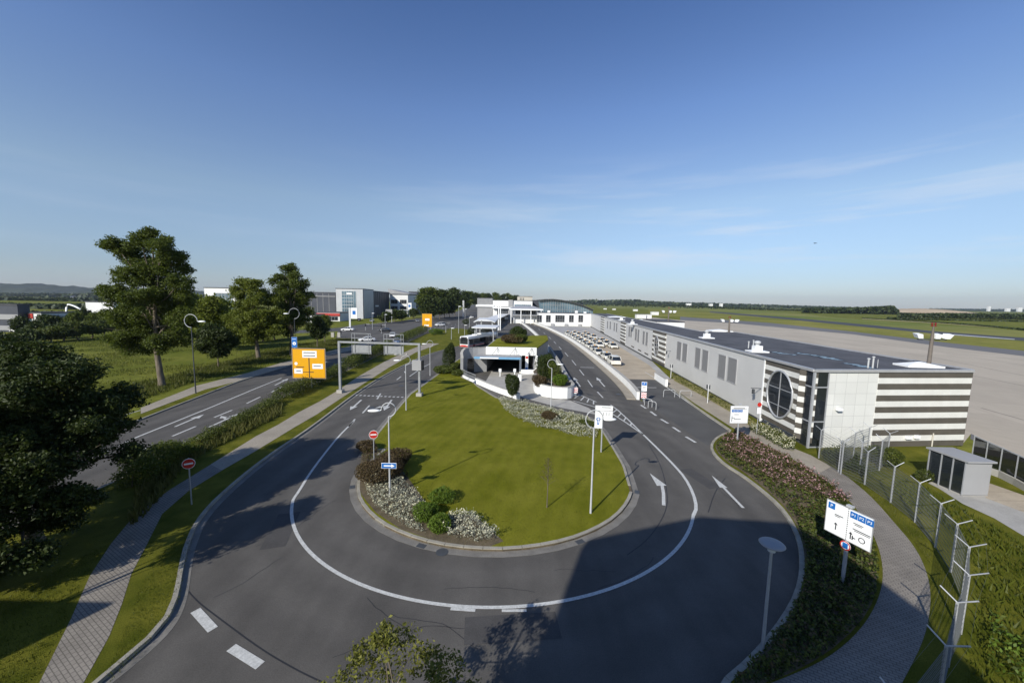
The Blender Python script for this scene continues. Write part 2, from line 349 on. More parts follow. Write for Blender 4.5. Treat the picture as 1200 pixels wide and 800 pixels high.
def resample(pts,step,closed=False):
    P=[Vector(p[:2]) for p in pts]
    if closed: P.append(P[0])
    out=[P[0]];acc=0
    for i in range(len(P)-1):
        a,b=P[i],P[i+1];L=(b-a).length;t=step-acc
        while t<=L: out.append(a+(b-a)*t/L);t+=step
        acc=L-(t-step)
    if not closed: out.append(P[-1])
    return out
def smooth(pts,it=2,closed=False):
    P=[Vector(p[:2]) for p in pts]
    for _ in range(it):
        Q=[];n=len(P)
        if not closed: Q.append(P[0])
        for i in range(n if closed else n-1):
            a,b=P[i],P[(i+1)%n];Q+=[a*.75+b*.25,a*.25+b*.75]
        if not closed: Q.append(P[-1])
        P=Q
    return [tuple(p) for p in P]
def kerbstones(b,pts,w=.16,h=.13,step=1.0,gap=.02,z0=0,closed=False):
    P=resample(pts,step,closed)
    for i in range(len(P)-1):
        a,c=P[i],P[i+1];L=(c-a).length
        if L<.1: continue
        b.box(((a.x+c.x)/2,(a.y+c.y)/2,z0+h/2),(L-gap,w,h),math.atan2(c.y-a.y,c.x-a.x))
# ------------------------------------------------------------------ world and light
sc=bpy.context.scene
w=bpy.data.worlds.new('World');sc.world=w;w.use_nodes=True;nt=w.node_tree;bg=nt.nodes['Background']
sky=nd(nt,'ShaderNodeTexSky');sky.sky_type='NISHITA';sky.sun_disc=False;sky.sun_elevation=R(31);sky.sun_rotation=math.atan2(-.588,-.809)%(2*PI)
sky.altitude=100;sky.air_density=1.0;sky.dust_density=.35;sky.ozone_density=3.0
# thin cirrus streaks, low over the horizon
tc=nd(nt,'ShaderNodeTexCoord');mp=nd(nt,'ShaderNodeMapping');mp.inputs['Scale'].default_value=(1.5,1.5,17);mp.inputs['Location'].default_value=(2.3,.9,3.4);mp.inputs['Rotation'].default_value=(.05,-.06,0);nt.links.new(tc.outputs['Generated'],mp.inputs['Vector'])
spz=nd(nt,'ShaderNodeSeparateXYZ');nt.links.new(tc.outputs['Generated'],spz.inputs[0])
tone=nd(nt,'ShaderNodeValToRGB');te=tone.color_ramp.elements;te[0].position=.0;te[0].color=(.56,.60,.74,1);te[1].position=.62;te[1].color=(.50,.63,.86,1)
for ps_,cl_ in ((.06,(.60,.62,.73,1)),(.22,(.97,.89,.84,1)),(.41,(.80,.84,.98,1))):
    te_=tone.color_ramp.elements.new(ps_);te_.color=cl_
nt.links.new(spz.outputs['Z'],tone.inputs['Fac'])
skm=nd(nt,'ShaderNodeVectorMath',operation='MULTIPLY');nt.links.new(sky.outputs[0],skm.inputs[0]);nt.links.new(tone.outputs[0],skm.inputs[1])
sk2=nd(nt,'ShaderNodeVectorMath',operation='SCALE');sk2.inputs['Scale'].default_value=1.5;nt.links.new(skm.outputs[0],sk2.inputs[0])
ns=nd(nt,'ShaderNodeTexNoise');ns.inputs['Scale'].default_value=1.6;ns.inputs['Detail'].default_value=6;ns.inputs['Roughness'].default_value=.6;nt.links.new(mp.outputs[0],ns.inputs['Vector'])
sr=nd(nt,'ShaderNodeMapRange');sr.inputs['From Min'].default_value=.50;sr.inputs['From Max'].default_value=.72;sr.inputs['To Max'].default_value=.75;nt.links.new(ns.outputs['Fac'],sr.inputs['Value'])
sp=nd(nt,'ShaderNodeSeparateXYZ');nt.links.new(tc.outputs['Generated'],sp.inputs[0])
fr=nd(nt,'ShaderNodeValToRGB');e=fr.color_ramp.elements;e[0].position=0.03;e[0].color=(0,0,0,1);e[1].position=.12;e[1].color=(1,1,1,1);q=fr.color_ramp.elements.new(.34);q.color=(0,0,0,1);nt.links.new(sp.outputs['Z'],fr.inputs['Fac'])
xr=nd(nt,'ShaderNodeMapRange');xr.inputs['From Min'].default_value=-.5;xr.inputs['From Max'].default_value=.45;xr.inputs['To Min'].default_value=.12;xr.inputs['To Max'].default_value=1.;nt.links.new(sp.outputs['X'],xr.inputs['Value'])
m0=nd(nt,'ShaderNodeMath',operation='MULTIPLY');nt.links.new(sr.outputs[0],m0.inputs[0]);nt.links.new(xr.outputs[0],m0.inputs[1])
mm=nd(nt,'ShaderNodeMath',operation='MULTIPLY');nt.links.new(m0.outputs[0],mm.inputs[0]);nt.links.new(fr.outputs[0],mm.inputs[1])
mx=nd(nt,'ShaderNodeMix',data_type='RGBA');nt.links.new(mm.outputs[0],mx.inputs['Factor']);nt.links.new(sk2.outputs[0],mx.inputs['A']);mx.inputs['B'].default_value=(7.4,8.0,8.9,1)
nt.links.new(mx.outputs['Result'],bg.inputs['Color']);bg.inputs['Strength'].default_value=.085
sl=bpy.data.lights.new('sun','SUN');sl.energy=4.6;sl.angle=R(.5);sl.color=(1,.955,.87)
so=bpy.data.objects.new('sun',sl);C.objects.link(so);so.rotation_euler=SUNDIR.to_track_quat('-Z','Y').to_euler();so.location=(-40,-50,60)
cam=bpy.data.cameras.new('camera');cam.sensor_width=36;cam.lens=F/1200*36;cam.clip_start=.05;cam.clip_end=30000
co=bpy.data.objects.new('camera',cam);C.objects.link(co)
mw=Matrix.Identity(4)
for i in range(3): mw[i][0]=RT[i];mw[i][1]=UP[i];mw[i][2]=-fwd[i]
mw[2][3]=H;co.matrix_world=mw;sc.camera=co
vs_=sc.view_settings;vs_.view_transform='Standard';vs_.look='None';vs_.gamma=1;vs_.exposure=.25;sc.view_settings.use_curve_mapping=False
sc.cycles.max_bounces=6;sc.cycles.transparent_max_bounces=6;sc.cycles.volume_bounces=0
# ================================================================== GROUND
def sheet(name,poly,z,mat,kind='structure'):
    n=len(poly);a=sum(poly[i][0]*poly[(i+1)%n][1]-poly[(i+1)%n][0]*poly[i][1] for i in range(n))
    if a<0: poly=poly[::-1]
    o=B().add([(p[0],p[1],z) for p in poly],[tuple(range(n))]).obj(name,mat);return struct(o,kind)
def slab(name,poly,z,mat,z0=-.3):
    return struct(B().prism(poly,z0,z).obj(name,mat))
sheet('ground',[(-7000,-400),(8500,-400),(8500,9000),(-7000,9000)],0,'field')
near_l=[(-29,-40),(-30,10)]
farK=GP([(162,493),(280,447),(370,419),(430,401)])
sheet('main_road',[(-35,-60),(20,-60),(20,20),(18,48)]+GP([(752,470),(735,452),(700,425),(672,403),(640,386),(618,376),(600,368),(592,360),(575,359),(562,362),(548,362),(530,366),(500,371),(470,376),(430,380),(396,388),(394,396),(404,400)])+[(-39.5,104),farK[2],farK[1],farK[0],(-33.5,20)],.004,'asphalt')
sheet('far_road',GP([(530,367),(545,361),(556,355.5),(562,355.5),(560,363),(548,366)]),.010,'asphalt')
sheet('side_road',GP([(396,388),(300,393),(300,390),(396,384),(430,379),(430,384)]),.008,'asphalt_old')
# --- roundabout island
CX,CY=-.95,26.85
arc=[(CX+9.47*math.cos(a),CY+9.47*math.sin(a)) for a in [R(d) for d in range(338-360,-180-19,-8)]]
isl=arc+GP([(428,530),(440,510),(460,485),(480,462),(497,450),(515,437),(534,423),(545,416)],.12)+[(-8.6,62.5),(-7.6,58.9),(-5.4,55.2)]+GP([(560,452.5),(582,466),(609,470.5),(617,470.5),(650,479),(690,488),(706,503),(720,525),(732,545)],.12)
isl=[isl[0]]+[p for i,p in enumerate(isl[1:],1) if (Vector(p)-Vector(isl[i-1])).length>.25]
slab('gutter',offset(isl[:],-.42),.012,'gutter')
slab('island_kerb_base',offset(isl,0.),.10,'soil')
kb=B();kerbstones(kb,offset(isl,.09),.18,.145,.95,.022,closed=True);struct(kb.obj('kerb','kerb'))
slab('lawn',offset(isl,.17),.135,'lawn')
# --- verge between the roads (with footpath)
vk=GP([(100,806),(160,760),(193,728),(206,700),(212,664),(217,640),(232,606),(262,575),(311,535),(365,500),(410,465),(440,445),(470,429),(500,415),(530,407),(553,402),(556,394),(551,386),(530,384),(517,387),(500,391)],.12)
vr=GP([(480,400),(440,418),(400,437.5),(330,466),(215,521),(158,553)],.12)
verge=[(-11.5,9.5)]+smooth(vk,1)+vr+[(-25.2,15),(-24,2),(-22,-20),(-8,-20),(-10,4)]
slab('verge',verge,.12,'verge')
kb=B();kerbstones(kb,[(-9,5),(-11.5,9.5)]+smooth(vk[:16],2),.17,.14,.95,.02);struct(kb.obj('kerb','kerb'))
gt=B().wall([tuple(Vector(p)+Vector((.28,-.05))) for p in [(-9,5),(-11.5,9.5)]+smooth(vk[:16],2)],.34,.012,0);struct(gt.obj('gutter','gutter'))
kb=B();kerbstones(kb,vr+[(-25.2,15),(-24,2)],.15,.14,1.2,.02);struct(kb.obj('kerb','kerb'))
pl=GP([(28,830),(46,800),(83,725),(105,675),(130,637),(158,603),(200,573),(247,544),(300,511),(325,498),(350,483),(375,470),(395,458),(420,441),(450,424),(480,410),(500,402)],.12)
pr=GP([(515,402.5),(487,413),(455,431),(427,449),(402,465),(372,485),(346,500),(300,528),(260,551),(221,575),(190,602),(171,640),(154,672),(143,707),(128,745),(96,803),(80,830)],.12)
sheet('footpath',pl+pr,.128,'path')
sheet('footpath',pl[7:]+pr[:9],.133,'sidewalk')
# --- far side verge, path, kerb
kb=B();fk=[(-33.5,20)]+farK+[(-39.5,104)];kerbstones(kb,fk,.16,.12,1.2,.02);struct(kb.obj('kerb','kerb'))
sheet('verge',[(-33.6,20)]+[(p[0]-.1,p[1]) for p in farK]+GP([(404,408),(370,417),(330,428),(290,440),(230,460),(165,486)])+[(-37.5,20)],.02,'verge')
sheet('footpath',GP([(165,478),(230,452),(290,437),(330,425),(400,408),(430,401),(432,403.5),(410,411),(370,420),(330,432),(290,444),(240,456.5),(165,485)]),.03,'sidewalk')
# --- right hand zone
rk=GP([(858,505),(845,509),(835,517),(833,527),(848,543),(869,555),(899,578),(919,597),(934,622),(941,650),(938,690),(916,730),(881,772),(845,802)],.12)
rz=smooth(rk,2)+[(5.5,9.5),(4,3),(2,-20),(70,-20),(70,20),(47.5,27),(37.5,31),(40,33.5),(30,82)]+GP([(786,443),(778,446),(815,476)],.12)
slab('verge',rz,.12,'verge')
kb=B();kerbstones(kb,GP([(778,447),(815,476)],.12)+smooth(rk,2)+[(5.5,9.5),(4,3)],.2,.135,.95,.02);struct(kb.obj('kerb','kerb'))
swalk=GP([(778,443),(790,444),(855,480),(905,515),(950,533),(985,552),(1020,580),(1048,612),(1072,640),(1086,668),(1092,700),(1085,745),(1060,795),(1040,830),(900,840),(870,812),(912,797),(970,772),(1010,737),(1030,702),(1036,672),(1030,640),(1015,610),(990,580),(950,550),(915,530),(880,512),(857,500),(815,473),(779,448)],.12)
sheet('footpath',smooth(swalk,2,True),.128,'path')
sheet('sidewalk',GP([(778,443),(790,444),(855,480),(905,515),(950,533),(975,546),(960,554),(915,530),(880,512),(857,500),(815,473),(779,448)],.134),.134,'sidewalk')
bed=GP([(862,508),(880,516),(912,533),(950,554),(985,582),(1008,610),(1024,640),(1028,668),(1026,700),(1006,733),(966,768),(909,797),(852,810),(886,773),(920,731),(941,691),(944,650),(937,621),(922,596),(902,577),(872,553),(852,541),(838,527),(840,517)],.12)
bed=smooth(bed,1,True)
sheet('planting_bed',bed,.131,'soil')
# --- taxi road, parking, plaza
sheet('parking_asphalt',GP([(751,468),(720,438),(766,437),(779,446),(860,504),(842,510),(830,522)])+[(16.9,33)],.007,'asphalt_old')
sheet('parking_paving',[(18.5,60.5),(25.6,60.5)]+[(22.365+.09*y-1.6,y) for y in (70,110,160,195)]+[(15.5,195),(17.3,160),(18.6,120),(18.2,80)],.010,'tan')
sheet('plaza',[(18.6,122),(31.5,122),(38.3,196.4),(14.5,196.4),(15.8,165)],.014,'greypave')
sheet('kerb_strip',[(24.6,60.5),(27.3,60.5)]+[(22.365+.09*y,y) for y in (70,110,160,196)]+[(22.365+.09*y-1.9,y) for y in (196,160,110,75)],.016,'greypave')
sheet('driveway',GP([(568,449),(576,435),(591,434),(613,435),(631,436),(627,452),(632,462),(644,467),(668,469),(690,478),(700,486),(650,476),(617,467),(590,459)]),.009,'conc')
# --- apron, runway, airfield bands
ap=GP([(1200,545),(1138,508)],0)+[(40,33)]+[(27+.09*y+14,y) for y in (40,75)]+[(36,85),(45,110),(52,200)]+GP([(760,371.5),(797,375),(860,378.5),(930,385),(1000,391.5),(1110,406.5),(1200,417)])+[(330,60),(200,-20),(75,-60),(75,20)]
sheet('apron',ap,.006,'apron')
sheet('apron_edge',GP([(1138,508),(1200,538),(1290,590),(1290,600),(1200,548),(1137,514)]),.012,'taxiway')
sheet('taxiway',GP([(797,375.2),(860,378.7),(930,385.2),(1000,391.7),(1110,406.7),(1200,417.2),(1300,430),(1300,423),(1200,411),(1110,401.5),(1000,388.5),(900,378),(797,371)]),.010,'taxiway')
sheet('runway',GP([(832,364.6),(930,372.5),(1025,381.2),(1095,388),(1200,395.7),(1300,403.5),(1300,407.5),(1200,399.3),(1104,391.7),(1025,384.2),(930,374.8),(832,366)]),.008,'runway')
sheet('runway_marking',GP([(1117.5,391.6),(1189,397.2),(1189,397.9),(1117.5,392.5)]),.014,'paint')
for nm,pp,mt in (('meadow',[(700,358),(900,371),(1020,379),(1200,389),(1200,394),(1020,379.8),(900,372.5)],'dry'),('meadow',[(1010,372),(1200,385),(1200,386.5),(1100,379),(1010,374)],'dry')):
    sheet(nm,GP(pp),.003,mt)
sheet('airfield_grass',GP([(797,371),(900,378),(1000,388.5),(1110,401.5),(1200,411),(1300,423),(1300,407.5),(1200,399.3),(1104,391.7),(1025,384.2),(930,374.8),(832,366),(760,362),(760,371)]),.005,'agrass')
sheet('airfield_grass',GP([(700,356.3),(800,358.8),(930,367),(1020,375.5),(1200,387),(1300,394),(1300,403.5),(1200,395.7),(1095,388),(1025,381.2),(930,372.5),(832,364.6),(760,362),(700,361)]),.0055,'agrass2')
# ================================================================== ROAD MARKINGS
mk=B()
def line(pts,w,px=True,z=.016,dash=None,b=mk,sm=0):
    P=GP(pts) if px else list(pts)
    if sm: P=smooth(P,sm)
    P=[Vector(p) for p in P]
    n=len(P);L=[]
    for i in range(n):
        d=(P[min(i+1,n-1)]-P[max(i-1,0)]).normalized();q=Vector((-d.y,d.x))*w/2;L.append((P[i]+q,P[i]-q))
    for i in range(n-1): b.add([(*L[i][1],z),(*L[i+1][1],z),(*L[i+1][0],z),(*L[i][0],z)],[(0,1,2,3)])
def arrow(t,h,w=.16,hw=.5,hl=.34,px=True,side=0,z=.018):
    a=G(*t) if px else Vector(t);b=G(*h) if px else Vector(h);a=Vector(a[:2]);b=Vector(b[:2]);d=(b-a);L=d.length;d.normalize();q=Vector((-d.y,d.x))
    n=a+d*L*(1-hl)
    mk.add([(*(a-q*w/2),z),(*(n-q*w/2),z),(*(n+q*w/2),z),(*(a+q*w/2),z)],[(0,1,2,3)])
    mk.add([(*(n-q*hw/2),z),(*b,z),(*(n+q*hw/2),z)],[(0,1,2)])
    if side:
        m=a+d*L*.55;e=m+q*side*.55+d*.5
        line([tuple(m),tuple(e)],w,px=False,z=z+.002);u=(e-m).normalized();v=Vector((-u.y,u.x))
        mk.add([(*(e-v*.35),z+.002),(*(e+u*.9),z+.002),(*(e+v*.35),z+.002)],[(0,1,2)])
ring=[(CX-.0+13.05*math.cos(R(a)),CY+.18+13.05*math.sin(R(a))) for a in range(176,350+22,3)]
line(GP([(416,491),(412,496),(396,512),(379,533),(362,556),(350,576)])+ring[9:53],.165,px=False,sm=1)
lineA=GP([(813,578),(803,560),(790,545),(774.7,529.5),(754,509.3)])
line([ring[52]]+GP([(816.5,595),(812.5,578)])+lineA[1:],.19,px=False,sm=1,z=.016)
l1=[(754,509.3),(736,491.5),(724,480.5),(715.6,474.3)];l2=[(754,509.3),(733.5,495),(717,484.6),(696,476.4),(672,469.5)]
line(l1,.15);line(l2,.15);line([(677,461.5),(699,471)],.13)
for t in (.25,.4,.55,.7,.85):
    def at(l,t):
        P=[Vector(p) for p in GP(l)];k=t*(len(P)-1);i=min(int(k),len(P)-2);return P[i].lerp(P[i+1],k-i)
    a=at(l1,t);b_=at(l2,t*.72);line([tuple(a),tuple(b_)],.14,px=False,z=.020)
for t in (.1,.35,.6,.85):
    a=G(677+22*t,461.5+9.5*t);b_=G(674+30*t-4,466+9*t);line([tuple(a)[:2],tuple(b_)[:2]],.16,px=False,z=.020)
for a,b_ in (((751,474.5),(757,478.5)),((762.3,482),(769,487)),((774.4,491),(783,496)),((788.5,500.4),(797,506)),((803.7,511.5),(815.2,518.4))): line([a,b_],.26)
for a,b_ in (((700,459),(706.7,466)),((688.8,445.4),(694.3,453.3)),((679,433),(684.3,439.7)),((670.2,422),(675,428)),((662,413),(665.7,417.5)),((655,406),(658,409.5)),((649,400),(651.5,402.8)),((643,394.5),(645.5,397)),((637,389.5),(639,391.4)),((631,385),(633,386.6)),((625.5,381),(627.5,382.4))): line([a,b_],.17)
line([(680,430.3),(696.4,430.7)],.3);line([(743.8,453.9),(769.2,454.2)],.25)
line([(756,436),(764.5,441),(787,457.8),(830,488),(858,507)],.14);
arrow((680,453),(672.3,442),.2,.75);arrow((708.7,453),(699,442),.2,.75)
arrow((871,595),(834,557),.17,.5,.42);
a0=[(777.8,592),(777.5,578),(775.5,567)];line(a0,.2);
hd=[Vector(p) for p in GP([(775.5,569),(761.5,554.5)])];u=(hd[1]-hd[0]).normalized();v=Vector((-u.y,u.x));mk.add([(*(hd[0]+v*.33),.018),(*(hd[0]-v*.33),.018),(*hd[1],.018)],[(0,1,2)])
line([(528,713.2),(557,715.2)],.14,z=.020);line([(588,715.5),(617,715.3)],.13,z=.020)
line([(229,715),(249.5,737.5)],.31);line([(271,758.5),(305,779.5)],.31)
# inner road
P=[Vector(p) for p in GP([(416,463),(474.5,465.5)])]
for k in range(12):
    a=P[0].lerp(P[1],k/12+.01);c=P[0].lerp(P[1],(k+.6)/12);line([tuple(a),tuple(c)],.4,px=False)
arrow((423.5,468.5),(410,480.5),.22,.8);arrow((459,468.5),(450,481),.22,.8,side=-1)
for a,b_ in (((433,475),(425,484)),((415,493.5),(408.5,499.5)),((470,441),(465,445)),((446,461),(442,467.5)),((483,425),(471.5,429.5)),((474,435),(475,437)),((495,417),(488,420)),((515,409),(507,412))): line([a,b_],.18)
line([(504.5,426),(495,430.5),(480,441)],.16)
# main road
line([(100,540),(162,511.5),(200,496.2),(250,476),(300,455),(330,443)],.2)
for a,b_ in (((157,531),(172,524.5)),((202,511),(229.5,499.5)),((251,489),(272,480.5)),((289,472.7),(305,465)),((317.5,459.7),(331,453))): line([a,b_],.2)
arrow((205,500),(239,485.5),.22,.8);arrow((245,500.5),(280,484.5),.22,.8,.25,side=1)
arrow((322,451.5),(338,443.5),.22,.8)
for y in range(76,200,9):
    for x in (-37.2,-33.8,-30.6):
        if x==-37.2 and y<100: continue
        line([(x+(0 if y<110 else (y-110)*.06),y),(x+(0 if y<110 else (y-110)*.06),y+3.4)],.18,px=False)
for x,y in ((-35.4,72),(-32.2,72),(-35.4,90),(-32.2,90)): arrow((x,y-4),(x,y+1),.22,.9,px=False)
line([(430,381),(470,374),(520,366)],.2);line([(-38.4,20),(-39.3,60),(-39.4,100)],.12,px=False)
struct(mk.obj('road_markings','paint'))
sm_=B()
for pts in ([(208,672),(225,700),(262,728),(308,762),(350,786),(380,800)],[(760,520),(775,545),(783,580),(780,602),(760,632),(735,650)],[(640,466),(700,470),(752,474)],[(830,600),(838,575),(850,560)]): line(pts,.05,b=sm_,sm=2,z=.008)
def crack(p,ang,L,w=.022):
    P=[Vector(p)];a=ang
    for _ in range(int(L/.35)): a+=random.uniform(-.45,.45);a=ang+(a-ang)*.7;P.append(P[-1]+Vector((math.cos(a),math.sin(a)))*.35)
    line([tuple(q) for q in P],w,px=False,b=sm_,z=.0085)
for q,an,L in (((520,690),.3,4),((300,640),1.2,5),((430,700),-.5,3),((700,690),.8,4),((250,700),1.0,3),((340,560),1.2,6),((870,600),1.4,5),((650,668),.1,3),((390,770),.2,5),((560,760),2.8,4),((800,520),1.2,6),((450,480),1.4,7),((250,520),1.1,8),((690,440),1.5,8)): crack(tuple(G(*q))[:2],an,L)
struct(sm_.obj('asphalt_seam','seam'))
pt_=B()
for q,(w_,l_),an in (((330,620),(1.1,3.2),.3),((600,735),(3.5,1.2),.1),((820,560),(1.0,3.0),.25),((440,478),(1.2,2.0),.2),((700,455),(1.2,4),.1),((215,530),(1.1,5),.1)):
    c=G(*q);P=[(x*math.cos(an)-y*math.sin(an)+c.x,x*math.sin(an)+y*math.cos(an)+c.y,.0095) for x,y in ((-w_/2,-l_/2),(w_/2,-l_/2),(w_/2,l_/2),(-w_/2,l_/2))];pt_.add(P,[(0,1,2,3)])
struct(pt_.obj('asphalt_patch','patch'))
dr=B()
for k,a_ in enumerate((-62,-20,-110,-160,15)):
    a_=R(a_);c=(CX+9.72*math.cos(a_),CY+9.72*math.sin(a_));dr.box((c[0],c[1],.018),(.3,.45,.012),a_)
struct(dr.obj('drain_grate','dsteel'))
apl=B()
for pts in ([(800,381),(950,393),(1100,412),(1200,428)],[(830,384),(960,398),(1100,420),(1200,440)],[(1040,420),(1130,438),(1200,452)],[(1150,478),(1200,492)]): line(pts,.22,b=apl,z=.010)
struct(apl.obj('apron_joint','seam2'))
apl=B();line([(900,381.5),(1040,400),(1200,424)],.3,b=apl,z=.012);struct(apl.obj('apron_line','paint2'))
for px_ in ((520,649,.8),(563,411,1),(684,470,1),(1148,455,1.8)):
    pass
mh=B()
for x,y,r_ in ((518,647,.3),(435,478,.4),(470,452,.35),(725,462,.35),(745,560,.0)):
    if r_:
        c=G(x,y);mh.add([(c.x+r_*math.cos(k*PI/8),c.y+r_*math.sin(k*PI/8),.022) for k in range(16)],[tuple(range(16))])
struct(mh.obj('manhole_cover','dsteel'))
# ================================================================== TERMINAL BUILDING
FY=lambda y:22.365+.09*y              # front facade line x(y)
fang=math.atan(.09);fd=Vector((math.sin(fang),math.cos(fang),0));fn=Vector((-math.cos(fang),math.sin(fang),0))
P0=Vector((FY(31.5),31.5,0))
def FP(px,py):                        # pixel -> (distance along facade, height)
    d=ray(px,py);o=Vector((0,0,H))-P0;t=-(o.dot(fn))/d.dot(fn);p=o+d*t;return p.dot(fd),p.z
tb=thing('terminal_building','long two-storey grey panelled terminal wing with black and white striped corner and round window','building',(P0.x,P0.y,0),-fang)
# local frame: +Y along the facade (away), +X into the building, facade at x=0
ZR=6.8
ea=math.atan2(32.8-31.5,39.9-25.2)+fang  # end wall direction in local frame
EW=Vector((math.cos(ea),math.sin(ea),0));EL=14.7
def Eb(s_,z,o=0): n=Vector((math.sin(ea),-math.cos(ea),0));p=EW*s_+n*o;return (p.x,p.y,z)
def fbox(b,y0,y1,z0,z1,x0,x1,mi=0): b.box(((x0+x1)/2,(y0+y1)/2,(z0+z1)/2),(x1-x0,y1-y0,z1-z0),0,mi)
c1=(EW*EL)
L1=46.;
body=B().prism([(.25,.35),(.25,L1),(14.6,L1),(c1.x-.1,c1.y+.2)],0,ZR-.12).prism([(.25,L1),(.25,168),(8,168),(8,L1)],0,ZR-.12)
body.obj('wall','panel',tb)
rf=B().prism([(.2,.3),(.2,L1),(14.7,L1),(c1.x-.15,c1.y+.25)],ZR-.12,ZR-.02).prism([(.2,L1),(.2,168),(8.1,168),(8.1,L1)],ZR-.12,ZR-.02)
roof=rf.obj('roof','roof',tb)
tr=B();tr.wall([(.0,.05),(.0,84),(.0,168)],.3,.22,ZR-.16);tr.wall([Eb(-.05,0,.0),Eb(EL,0,.0)],.3,.22,ZR-.16)
tr.wall([(c1.x,c1.y),(14.8,L1),(8.2,L1+.1),(8.2,168)],.3,.26,ZR-.18);tr.obj('parapet','trim',tb)
s897,_=FP(897,419)
# plain panel facade, broken by striped bays
bays=[(0,s897)];
def sp_(pxa,pxb,pya,pyb): return FP(pxb,pyb)[0],FP(pxa,pya)[0]
b1=(FP(781,392)[0],FP(766,386)[0]);b2=(FP(733.5,381)[0],FP(728,378)[0]);b3=(FP(708.5,372)[0],FP(704.5,371)[0])
bays+=[b1,b2,b3]
pan=B();prev=s897
for (a,b_) in bays[1:]+[(168,168)]:
    fbox(pan,prev,a,.35,ZR-.2,0,.3);prev=b_
pan.obj('panel_facade','panel',tb)
pb=B();fbox(pb,0.1,168,0,.35,.06,.3);pb.obj('plinth','dsteel',tb)
st=B()
def stripes(b,f,z0,z1,n,first=1):
    h=(z1-z0)/n
    for k in range(n): f(b,z0+k*h,z0+(k+1)*h,(k+first)%2)
stripes(st,lambda b,z0,z1,m:fbox(b,.0,s897-.12,z0,z1,-.0 if m else -.02,.3,m),.55,ZR-.2,13,1)
def bsl(a,b_): return lambda b,z0,z1,m: (fbox(b,a,b_,z0,z1,-.1 if m==0 else -.12,.3,m))
st.obj('striped_cladding',['stripe_w','stripe_d'],tb)
for a,b_ in bays[1:]: st=B();stripes(st,bsl(a,b_),.5,ZR-.2,13,1);st.obj('striped_cladding',['stripe_w','stripe_d'],tb)
cb=B()
for k in range(13):
    h_=(ZR-.75)/13;z0_=.55+k*h_;m_=(k+1)%2;cb.box((-.02,1.25,z0_+h_/2),(.5,.5,h_),.62,m_)
cb.obj('corner_block',['stripe_w','stripe_d'],tb)
tm=B();fbox(tm,s897-.12,s897+.06,.1,ZR-.2,-.07,.3);tm.obj('corner_trim','signw',tb)
def oval(y,z,ry,rz_,par,x=-.06):
    n=36;g=B();g.add([(x,y+ry*math.cos(2*PI*k/n),z+rz_*math.sin(2*PI*k/n)) for k in range(n)],[tuple(range(n))[::-1]])
    wn=g.obj('round_window','glass',par)
    fr_=B();fr_.tube([(x-.03,y+(ry+.05)*math.cos(2*PI*k/n),z+(rz_+.05)*math.sin(2*PI*k/n)) for k in range(n+1)],.1,6,cap=False)
    fr_.box((x-.02,y+.0,z),(.05,.07,2*rz_));fr_.box((x-.02,y,z+.25*rz_),(.05,2*ry*.96,.06));fr_.box((x-.02,y,z-.5*rz_),(.05,2*ry*.85,.05));fr_.obj('window_frame','steel',wn)
ya,za=FP(929,470);yb,zb=FP(901,452);yc,zt=FP(915,435);_,zbm=FP(914,489)
oval((ya+yb)/2,(zt+zbm)/2,abs(yb-ya)/2,abs(zt-zbm)/2,tb)
oval((b1[0]+b1[1])/2+1.2,3.6,1.5,1.9,tb,-.14)
# paired tall louvred windows
for x0,x1,y0,y1 in ((794,797.8,400,422),(800.6,804.7,402,424.5),(815.4,820,407,432),(823.7,829,409.5,435.8),(842.7,849.4,415,444.6),(854,862.2,418.5,449.6),(744.6,746.3,385,399),(747.5,749,386,401),(753.6,755.3,388,403.5),(757.2,759,389,405),(737,738.3,382.5,394.5),(739.3,740.5,383,395),(711.5,712.6,376,385),(714.8,716,376.5,386),(719.5,720.7,378,388),(722.2,723.4,378.5,389)):
    ya,zt=FP(x0,y0);yb,zb=FP(x1,y1);wb=B();fbox(wb,yb,ya,zb,zt,-.03,.1);wn=wb.obj('window','louvre',tb)
    f=B()
    for yy in (yb,ya): fbox(f,yy-.04,yy+.04,zb-.04,zt+.04,-.06,.05)
    fbox(f,yb,ya,zt,zt+.08,-.06,.05);fbox(f,yb,ya,zb-.08,zb,-.08,.05);f.obj('window_frame','trim',wn)
# low ventilation windows
vb=B()
for x0,y0 in ((741,413),(749,418),(757,423),(765,428)):
    ya,zz=FP(x0,y0);vb=B();fbox(vb,ya-1.6,ya+1.6,.8,1.15,-.02,.1);vb.obj('basement_window','glass',tb)
# end wall: glass corner, white panels, stripes
gl=B();
def ebox(b,s0,s1,z0,z1,o0,o1,mi=0):
    b.add([Eb(s0,z0,o1),Eb(s1,z0,o1),Eb(s1,z0,o0),Eb(s0,z0,o0),Eb(s0,z1,o1),Eb(s1,z1,o1),Eb(s1,z1,o0),Eb(s0,z1,o0)],[(0,3,2,1),(4,5,6,7),(0,1,5,4),(1,2,6,5),(2,3,7,6),(3,0,4,7)],mi)
ebox(gl,.06,1.25,.1,ZR-.2,-.2,.02);gw=gl.obj('corner_glazing','glass',tb)
fr_=B();fr_.box((0,0,ZR/2-.05),(.16,.16,ZR-.3))
for z in (.15,2.35,5.3): ebox(fr_,.06,1.25,z,z+.1,.02,.07)
for z in (2.35,5.3): fbox(fr_,.05,1.1,z,z+.1,-.08,-.01)
ebox(fr_,1.22,1.30,.1,ZR-.2,-.1,.08);fr_.obj('window_frame','steel',gw)
gs=B();fbox(gs,.08,1.0,.3,ZR-.2,-.03,.0);gs.obj('side_glazing','glass',tb)
wp=B();ebox(wp,1.3,5.85,0,ZR-.2,-.2,.0);wp.obj('white_panel_wall','panelw',tb)
se=B();stripes(se,lambda b,z0,z1,m:ebox(b,5.85,EL,z0,z1,-.2,.05 if m else .03,m),0.12,ZR-.14,13,1)
